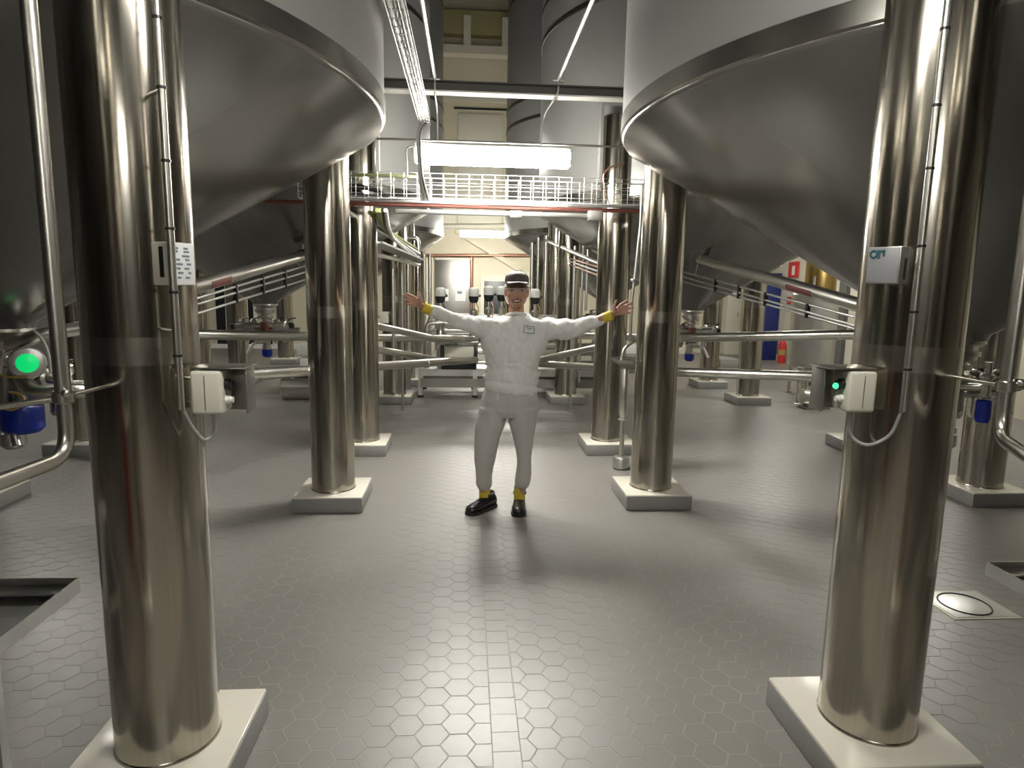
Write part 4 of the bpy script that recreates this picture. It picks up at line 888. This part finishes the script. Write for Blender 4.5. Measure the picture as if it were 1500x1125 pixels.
# head, face, neck
hc = PY(757, 425, 4.45)
bd.sphere(hc, (0.074, 0.092, 0.106), 28, 20)
bd.sphere(hc+Vector((0, -0.028, -0.048)), (0.068, 0.064, 0.066), 24, 16)
bd.sphere(hc+Vector((0, -0.052, -0.093)), (0.038, 0.034, 0.024), 16, 10)
for s in (-1, 1):
    bd.sphere(hc+Vector((s*0.044, -0.056, -0.038)), (0.028, 0.028, 0.026), 14, 10)
    bd.sphere(hc+Vector((s*0.076, 0.008, -0.018)), (0.010, 0.020, 0.032), 12, 10)
    bd.capsule(hc+Vector((s*0.012, -0.086, 0.014)), hc+Vector((s*0.050, -0.072, 0.014)), 0.012, 0.010)
bd.capsule(hc+Vector((0, -0.088, 0.005)), hc+Vector((0, -0.108, -0.036)), 0.010, 0.015)
for s in (-1, 1): bd.sphere(hc+Vector((s*0.014, -0.098, -0.042)), (0.010, 0.012, 0.009), 10, 8)
nk = PY(756, 470, 4.49)
bd.capsule(hc+Vector((0, 0.02, -0.07)), nk, 0.052, 0.058)
# trunk
pts = [(466, 730, 782, .075), (478, 712, 800, .10), (500, 718, 786, .105), (530, 722, 782, .10), (560, 718, 782, .105), (585, 712, 782, .11), (606, 712, 780, .10)]
def ring(v, a, b, d, Y, v2=None):
    A = PY(a, v, Y); B = PY(b, v if v2 is None else v2, Y); return ((A+B)/2, (B-A)/2, Vector((0, d, 0)))
bd.loft([ring(v, a, b, d, YP) for v, a, b, d in pts], 24)
LEG = {'L': [(612, 724, .072, 4.47), (660, 711, .052, 4.45), (700, 709, .040, 4.47), (728, 710, .036, 4.48)],
       'R': [(612, 765, .072, 4.47), (660, 768, .052, 4.44), (700, 765, .040, 4.45), (728, 761, .036, 4.46)]}
for k, L in LEG.items():
    for (a, b) in zip(L[:-1], L[1:]): bd.capsule(PY(a[1], a[0], a[3]), PY(b[1], b[0], b[3]), a[2], b[2])
HE = {'L': (PZ(715, 744, 0), Vector((-0.70, -0.714, 0)).normalized()), 'R': (PZ(761, 743, 0), Vector((-0.13, -0.99, 0)).normalized())}
for k, (H, D) in HE.items():
    an = PY(LEG[k][-1][1], 728, LEG[k][-1][3]); bd.capsule(an, H+D*0.0+Vector((0, 0, 0.06)), 0.033, 0.030); bd.capsule(H+D*0.0+Vector((0, 0, 0.06)), H+D*0.10+Vector((0, 0, 0.042)), 0.026, 0.018)
ARM = {'L': [(712, 477, 4.46, .055), (690, 474, 4.40, .050), (664, 467, 4.33, .040), (640, 459, 4.25, .033), (622, 450.5, 4.18, .027)],
       'R': [(803, 477, 4.46, .055), (826, 480, 4.40, .050), (850, 478, 4.33, .041), (872, 471, 4.25, .034), (896, 461.5, 4.18, .027)]}
for k, L in ARM.items():
    for a, b in zip(L[:-1], L[1:]): bd.capsule(PY(*a[:3]), PY(*b[:3]), a[3], b[3])
YH = 4.16
HANDS = {'L': dict(w=(621, 450), k=[(608.2, 436.2), (605.6, 439.4), (604.8, 443.0), (606.2, 447.0)], t=[(595.0, 429.3), (590.5, 432.6), (591.5, 439.0), (596.0, 445.2)], th=[(617, 446), (615.2, 435.5), (612.6, 426.5)]),
         'R': dict(w=(896.5, 461), k=[(909.2, 446.5), (912.2, 450.2), (913.0, 454.4), (911.2, 458.8)], t=[(919.5, 440.0), (926.0, 443.8), (927.8, 450.2), (923.0, 458.2)], th=[(900, 457), (899.8, 447.5), (903.0, 440.2)])}
for k, h in HANDS.items():
    Wp = PY(*h['w'], YH+0.01)
    for i in range(4):
        K = PY(*h['k'][i], YH-0.004); T = PY(*h['t'][i], YH-0.022); M1 = K.lerp(T, 0.42)+Vector((0, -0.004, 0.002)); M2 = K.lerp(T, 0.75)+Vector((0, -0.001, 0.001))
        bd.capsule(Wp+(K-Wp)*0.10, K, 0.0125, 0.0105); bd.capsule(K, M1, 0.0092, 0.0086, 12); bd.capsule(M1, M2, 0.0086, 0.0080, 12); bd.capsule(M2, T, 0.0080, 0.0068, 12)
    for i in range(3): bd.capsule(PY(*h['k'][i], YH), PY(*h['k'][i+1], YH), 0.010, 0.010)
    bd.sphere(Wp.lerp(PY(*h['k'][1], YH), 0.5), 0.024, 14, 10)
    a, b, c = [PY(*q, YH-0.012) for q in h['th']]
    bd.capsule(Wp.lerp(a, 0.7), a, 0.016, 0.014); bd.capsule(a, b, 0.0135, 0.0100); bd.capsule(b, c, 0.0098, 0.0075)
body, bvh = remesh(bd, 'body', 'skin', person, 0.0042, 2)

# sweatshirt
sw = MB()
SW = [(461, 744, 770, .062, 461), (466, 728, 788, .085, 466), (471, 712, 803, .10, 471), (479, 703, 810, .115, 479), (492, 703, 805, .128, 492), (508, 706, 798, .135, 508), (524, 710, 793, .135, 524), (535, 713, 789, .130, 538), (541, 711, 789, .138, 545), (553, 709, 789, .142, 559), (563, 709, 788, .138, 571), (569, 711, 786, .130, 578)]
sw.loft([ring(v, a, b, d, YP, v2) for v, a, b, d, v2 in SW], 36)
SL_ = {'L': [(716, 481, 4.46, .075), (697, 477, 4.41, .070), (678, 473, 4.36, .054), (662, 467, 4.32, .046), (645, 460.5, 4.26, .040), (631, 454.5, 4.21, .0345)],
       'R': [(800, 482, 4.46, .080), (820, 483, 4.41, .072), (838, 481.5, 4.36, .064), (855, 477, 4.31, .053), (871, 471.5, 4.26, .043), (884, 466.0, 4.215, .0345)]}
for k, L in SL_.items():
    for a, b in zip(L[:-1], L[1:]): sw.capsule(PY(*a[:3]), PY(*b[:3]), a[3], b[3], 20)
def crease(p, n):
    if n.y > 0.2: return 0.0
    u, v, z = proj(p)
    if not 706 < u < 792: return 0.0
    va = 533.5+((u-752)/38.0)**2*13; d = v-va
    e = 0.013*math.exp(-(d/9.0)**2) if d > 0 else -0.006*math.exp(-(d/4.0)**2)
    vh = 560+(u-710)*0.11; e += 0.006*math.exp(-((v-vh-6)/6.0)**2)-0.006*math.exp(-((v-vh+2)/2.5)**2)
    return e
shirt, bvs = remesh(sw, 'sweatshirt', 'sweat', person, 0.0075, 4, fold=0.012, fscale=11, fst=(1.5, 0.6, 0.9), extra=crease)
# collar and hem ribs
A = PY(757, 462, 4.475)
MB().torus(A+Vector((0, 0.0, 0.0)), 0.064, 0.013, (0, 0.25, 1), 36, 10).build('collar', 'sweat', shirt)
# badge outline on the chest, drawn on the cloth
bp = [(768.5, 477), (766.4, 487.0), (782.2, 488.6), (782.6, 478.8), (774, 477.6)]
m = MB(); Q = []
for (a, b) in zip(bp, bp[1:]+bp[:1]):
    for i in range(6): t_ = i/6; Q.append(cast(bvs, a[0]+(b[0]-a[0])*t_, a[1]+(b[1]-a[1])*t_, 0.003))
m.tube(Q+[Q[0]], 0.0022, 6, caps=False)
m.tube([cast(bvs, 772.5, 478.2, 0.003), cast(bvs, 772.2, 480.4, 0.003), cast(bvs, 776, 480.8, 0.003), cast(bvs, 781, 481.6, 0.003)], 0.0018, 6)
m.tube([cast(bvs, 773+i, 482.2+0.1*i, 0.003) for i in range(6)], 0.0014, 6)
m.build('badge_outline', 'ink', shirt)

# trousers
tr = MB()
tr.loft([ring(562, 714, 783, .118, YP), ring(572, 709, 787, .124, YP), ring(585, 705, 788, .126, YP), ring(600, 702, 788, .118, YP), ring(610, 706, 784, .09, YP)], 32)
TL = {'L': [(596, 702, 742, 4.47), (610, 699, 741.0, 4.47), (622, 697, 740.0, 4.465), (638, 695, 733.5, 4.46), (658, 694, 729, 4.45), (677, 695, 725, 4.455), (695, 696, 720, 4.465), (708, 696.5, 720.5, 4.47), (713, 699, 719, 4.47), (717, 701, 717.5, 4.475)],
      'R': [(596, 742, 788, 4.47), (610, 744, 787, 4.465), (622, 746, 785.5, 4.46), (638, 751, 782, 4.45), (658, 755.5, 779.5, 4.44), (677, 757, 779, 4.445), (693, 755, 778.5, 4.45), (705, 753, 776.5, 4.45), (712, 753, 774, 4.455), (716, 755, 770, 4.46)]}
for k, L in TL.items():
    tr.loft([ring(v, a, b, (PY(b, v, Y)-PY(a, v, Y)).length*0.52, Y) for v, a, b, Y in L], 24)
trous, bvt = remesh(tr, 'trousers', 'trouser', person, 0.0075, 3, fold=0.007, fscale=10, fst=(1.2, 0.8, 0.55))
MB().tube([cast(bvt, 730, 571, 0.004), cast(bvt, 729.6, 578, 0.004), cast(bvt, 728.6, 586, 0.004)], 0.0038, 8).build('drawstring', 'sweat', trous)
# cuffs, socks, shoes
for k in 'LR':
    a, b = ((630, 455), (618.5, 448.2)) if k == 'L' else ((885.5, 466), (897.5, 460.8))
    A, B = PY(*a, 4.205), PY(*b, 4.178); MB().lathe([(0.032, 0), (0.034, 0.006), (0.0325, (B-A).length-0.004), (0.031, (B-A).length)], A, 24, (B-A), caps=False).build('wrist_cuff', 'yellow', person)
    L = LEG[k]; s0 = PY(L[-1][1], 713, L[-1][3]); s1 = PY(L[-1][1], 732, L[-1][3]); MB().lathe([(0.039, 0), (0.040, 0.02), (0.041, (s1-s0).length)], s0, 22, (s1-s0), caps=False).build('sock', 'yellow', person)
    H, D = HE[k]; N = Vector((-D.y, D.x, 0)); Z = Vector((0, 0, 1)); LN = 0.285
    prof = [(0.0, .022, .050), (0.02, .032, .075), (0.08, .038, .100), (0.20, .041, .112), (0.33, .042, .105), (0.46, .043, .085), (0.60, .048, .068), (0.76, .051, .060), (0.90, .044, .052), (0.97, .030, .042), (1.0, .014, .030)]
    sm = MB(); sm.loft([(H+D*(s*LN-0.07)+Z*(h/2+0.012), N*w, Z*(h/2)) for s, w, h in prof], 20)
    sh, _ = remesh(sm, 'shoe', 'shoe', person, 0.005, 3)
    so = MB(); n_ = len(prof); vs = []
    for zz_ in (0.0, 0.022):
        for s, w, h in prof: q = H+D*(s*LN-0.07)+N*(w+0.003); vs.append((q.x, q.y, zz_))
        for s, w, h in reversed(prof): q = H+D*(s*LN-0.07)-N*(w+0.003); vs.append((q.x, q.y, zz_))
    m_ = 2*n_; so.add(vs, [(i, (i+1) % m_, m_+(i+1) % m_, m_+i) for i in range(m_)]+[tuple(range(m_-1, -1, -1)), tuple(range(m_, 2*m_))]); so.build('sole', 'sole', sh)
    MB().torus(H+D*0.0+Z*0.112, 0.042, 0.008, (D.x*0.2, D.y*0.2, 1), 24, 8).build('ankle_collar', 'sole', sh)
# face
def patch(uv, lift=0.002):
    P = [cast(bvh, u, v, lift) for u, v in uv]; c = sum(P, Vector())/len(P); n = len(P)
    return MB().add(P+[c], [(i, (i+1) % n, n) for i in range(n)])
def ell(cu, cv, a, b, n=14, bend=0): return [(cu+a*math.cos(2*PI*i/n), cv+b*math.sin(2*PI*i/n)-bend*(math.cos(2*PI*i/n))**2) for i in range(n)]
patch(ell(757.2, 441.2, 7.0, 3.0, 18, 1.4), 0.002).build('lips', 'lip', body)
patch(ell(757.2, 441.4, 5.6, 2.0, 18, 1.2), 0.004).build('mouth', 'mouthdark', body)
patch([(752.6, 439.4), (755, 440.0), (759.4, 440.0), (761.8, 439.4), (761.0, 441.3), (757.2, 442.1), (753.4, 441.3)], 0.006).build('teeth', 'teeth', body)
for cu in (749.8, 764.6):
    patch(ell(cu, 425.8, 2.9, 1.2), 0.002).build('eye', 'eyeshaded', body); patch(ell(cu, 425.8, 1.5, 1.2, 10), 0.0035).build('iris', 'eyedark', body)
    MB().tube([cast(bvh, cu-3.2, 425.0, .002), cast(bvh, cu, 424.1, .002), cast(bvh, cu+3.2, 425.0, .002)], 0.0022, 6).build('eyelid', 'brow', body)
    MB().tube([cast(bvh, cu-4, 421.6, .002), cast(bvh, cu, 420.4, .002), cast(bvh, cu+4, 421.4, .002)], 0.0032, 6).build('eyebrow', 'brow', body)
# hair net, cap, glasses
hn = MB(); hn.sphere(hc+Vector((0, 0.034, -0.006)), (0.091, 0.078, 0.100), 24, 16); hn.sphere(hc+Vector((0, 0.050, -0.055)), (0.080, 0.052, 0.062), 20, 12)
remesh(hn, 'hair_net', 'net', person, 0.006, 2)
cp = MB(); N_ = 32; prof = []
cc = hc+Vector((0, 0.006, 0.064))
vs = []; rings_ = [(1.0, -0.014), (1.01, 0.0), (0.985, 0.018), (0.92, 0.034), (0.78, 0.048), (0.55, 0.058), (0.28, 0.063), (0.02, 0.065)]
cp.loft([(cc+Vector((0, 0, z)), Vector((0.083*k, 0, 0)), Vector((0, 0.100*k, 0))) for k, z in rings_], N_)
capo = cp.build('cap', 'cap', person)
br = MB(); nb = 16; top = []; bot = []
for i in range(nb+1):
    a = PI*(i/nb); x = 0.080*math.cos(a)
    top.append((cc+Vector((x, -0.058*math.sin(a)-0.03, -0.004)), cc+Vector((x*0.98, -0.100*math.sin(a)-0.060*math.sin(a)-0.03, -0.010-0.010*abs(math.cos(a))))))
vs = [p for q in top for p in q]; vs2 = [p+Vector((0, 0, -0.006)) for p in vs]; o = len(vs)
f = [(2*i, 2*i+1, 2*i+3, 2*i+2) for i in range(nb)]+[(o+2*i, o+2*i+2, o+2*i+3, o+2*i+1) for i in range(nb)]+[(2*i+1, o+2*i+1, o+2*i+3, 2*i+3) for i in range(nb)]+[(2*i, 2*i+2, o+2*i+2, o+2*i) for i in range(nb)]+[(0, o, o+1, 1), (2*nb, 2*nb+1, o+2*nb+1, o+2*nb)]
br.add(vs+vs2, f).build('brim', 'cap', capo)
MB().lathe([(0.010, 0), (0.008, 0.005), (0.002, 0.007)], cc+Vector((0, 0, 0.064)), 12).build('cap_button', 'cap', capo)
gz = hc+Vector((0, 0, 0.008)); G_ = [gz+Vector((0.082*math.sin(a), -0.036-0.082*math.cos(a), 0.010)) for a in np.linspace(-1.25, 1.25, 15)]
gs = MB().tube([gz+Vector((-0.080, 0.02, 0.006))]+G_+[gz+Vector((0.080, 0.02, 0.006))], 0.0030, 8).build('glasses_frame', 'black', person)
m = MB(); vs = []
for p in G_: vs += [p, p+Vector((0, 0.004, -0.038))]
m.add(vs, [(2*i, 2*i+1, 2*i+3, 2*i+2) for i in range(len(G_)-1)]).build('lens', 'lens', gs)

# unseen red drum, added to give the near column its dark red reflection
r = thing('red_drum', 'unseen dark red drum added under the tank beside the aisle, mirrored in the near column', 'drum', (-2.12, -0.35, 0))
MB().lathe([(0.19, 0.0), (0.205, 0.015), (0.205, 0.36), (0.212, 0.37), (0.205, 0.38), (0.205, 0.72), (0.212, 0.73), (0.205, 0.74), (0.205, 1.06), (0.212, 1.075), (0.195, 1.08), (0.19, 1.06)], (-2.12, -0.35, 0), 36).build('drum_body', 'drumred', r)
MB().lathe([(0.03, 0.0), (0.03, 0.02), (0.01, 0.025)], (-2.05, -0.40, 1.06), 14).build('bung', 'steel_d', r)
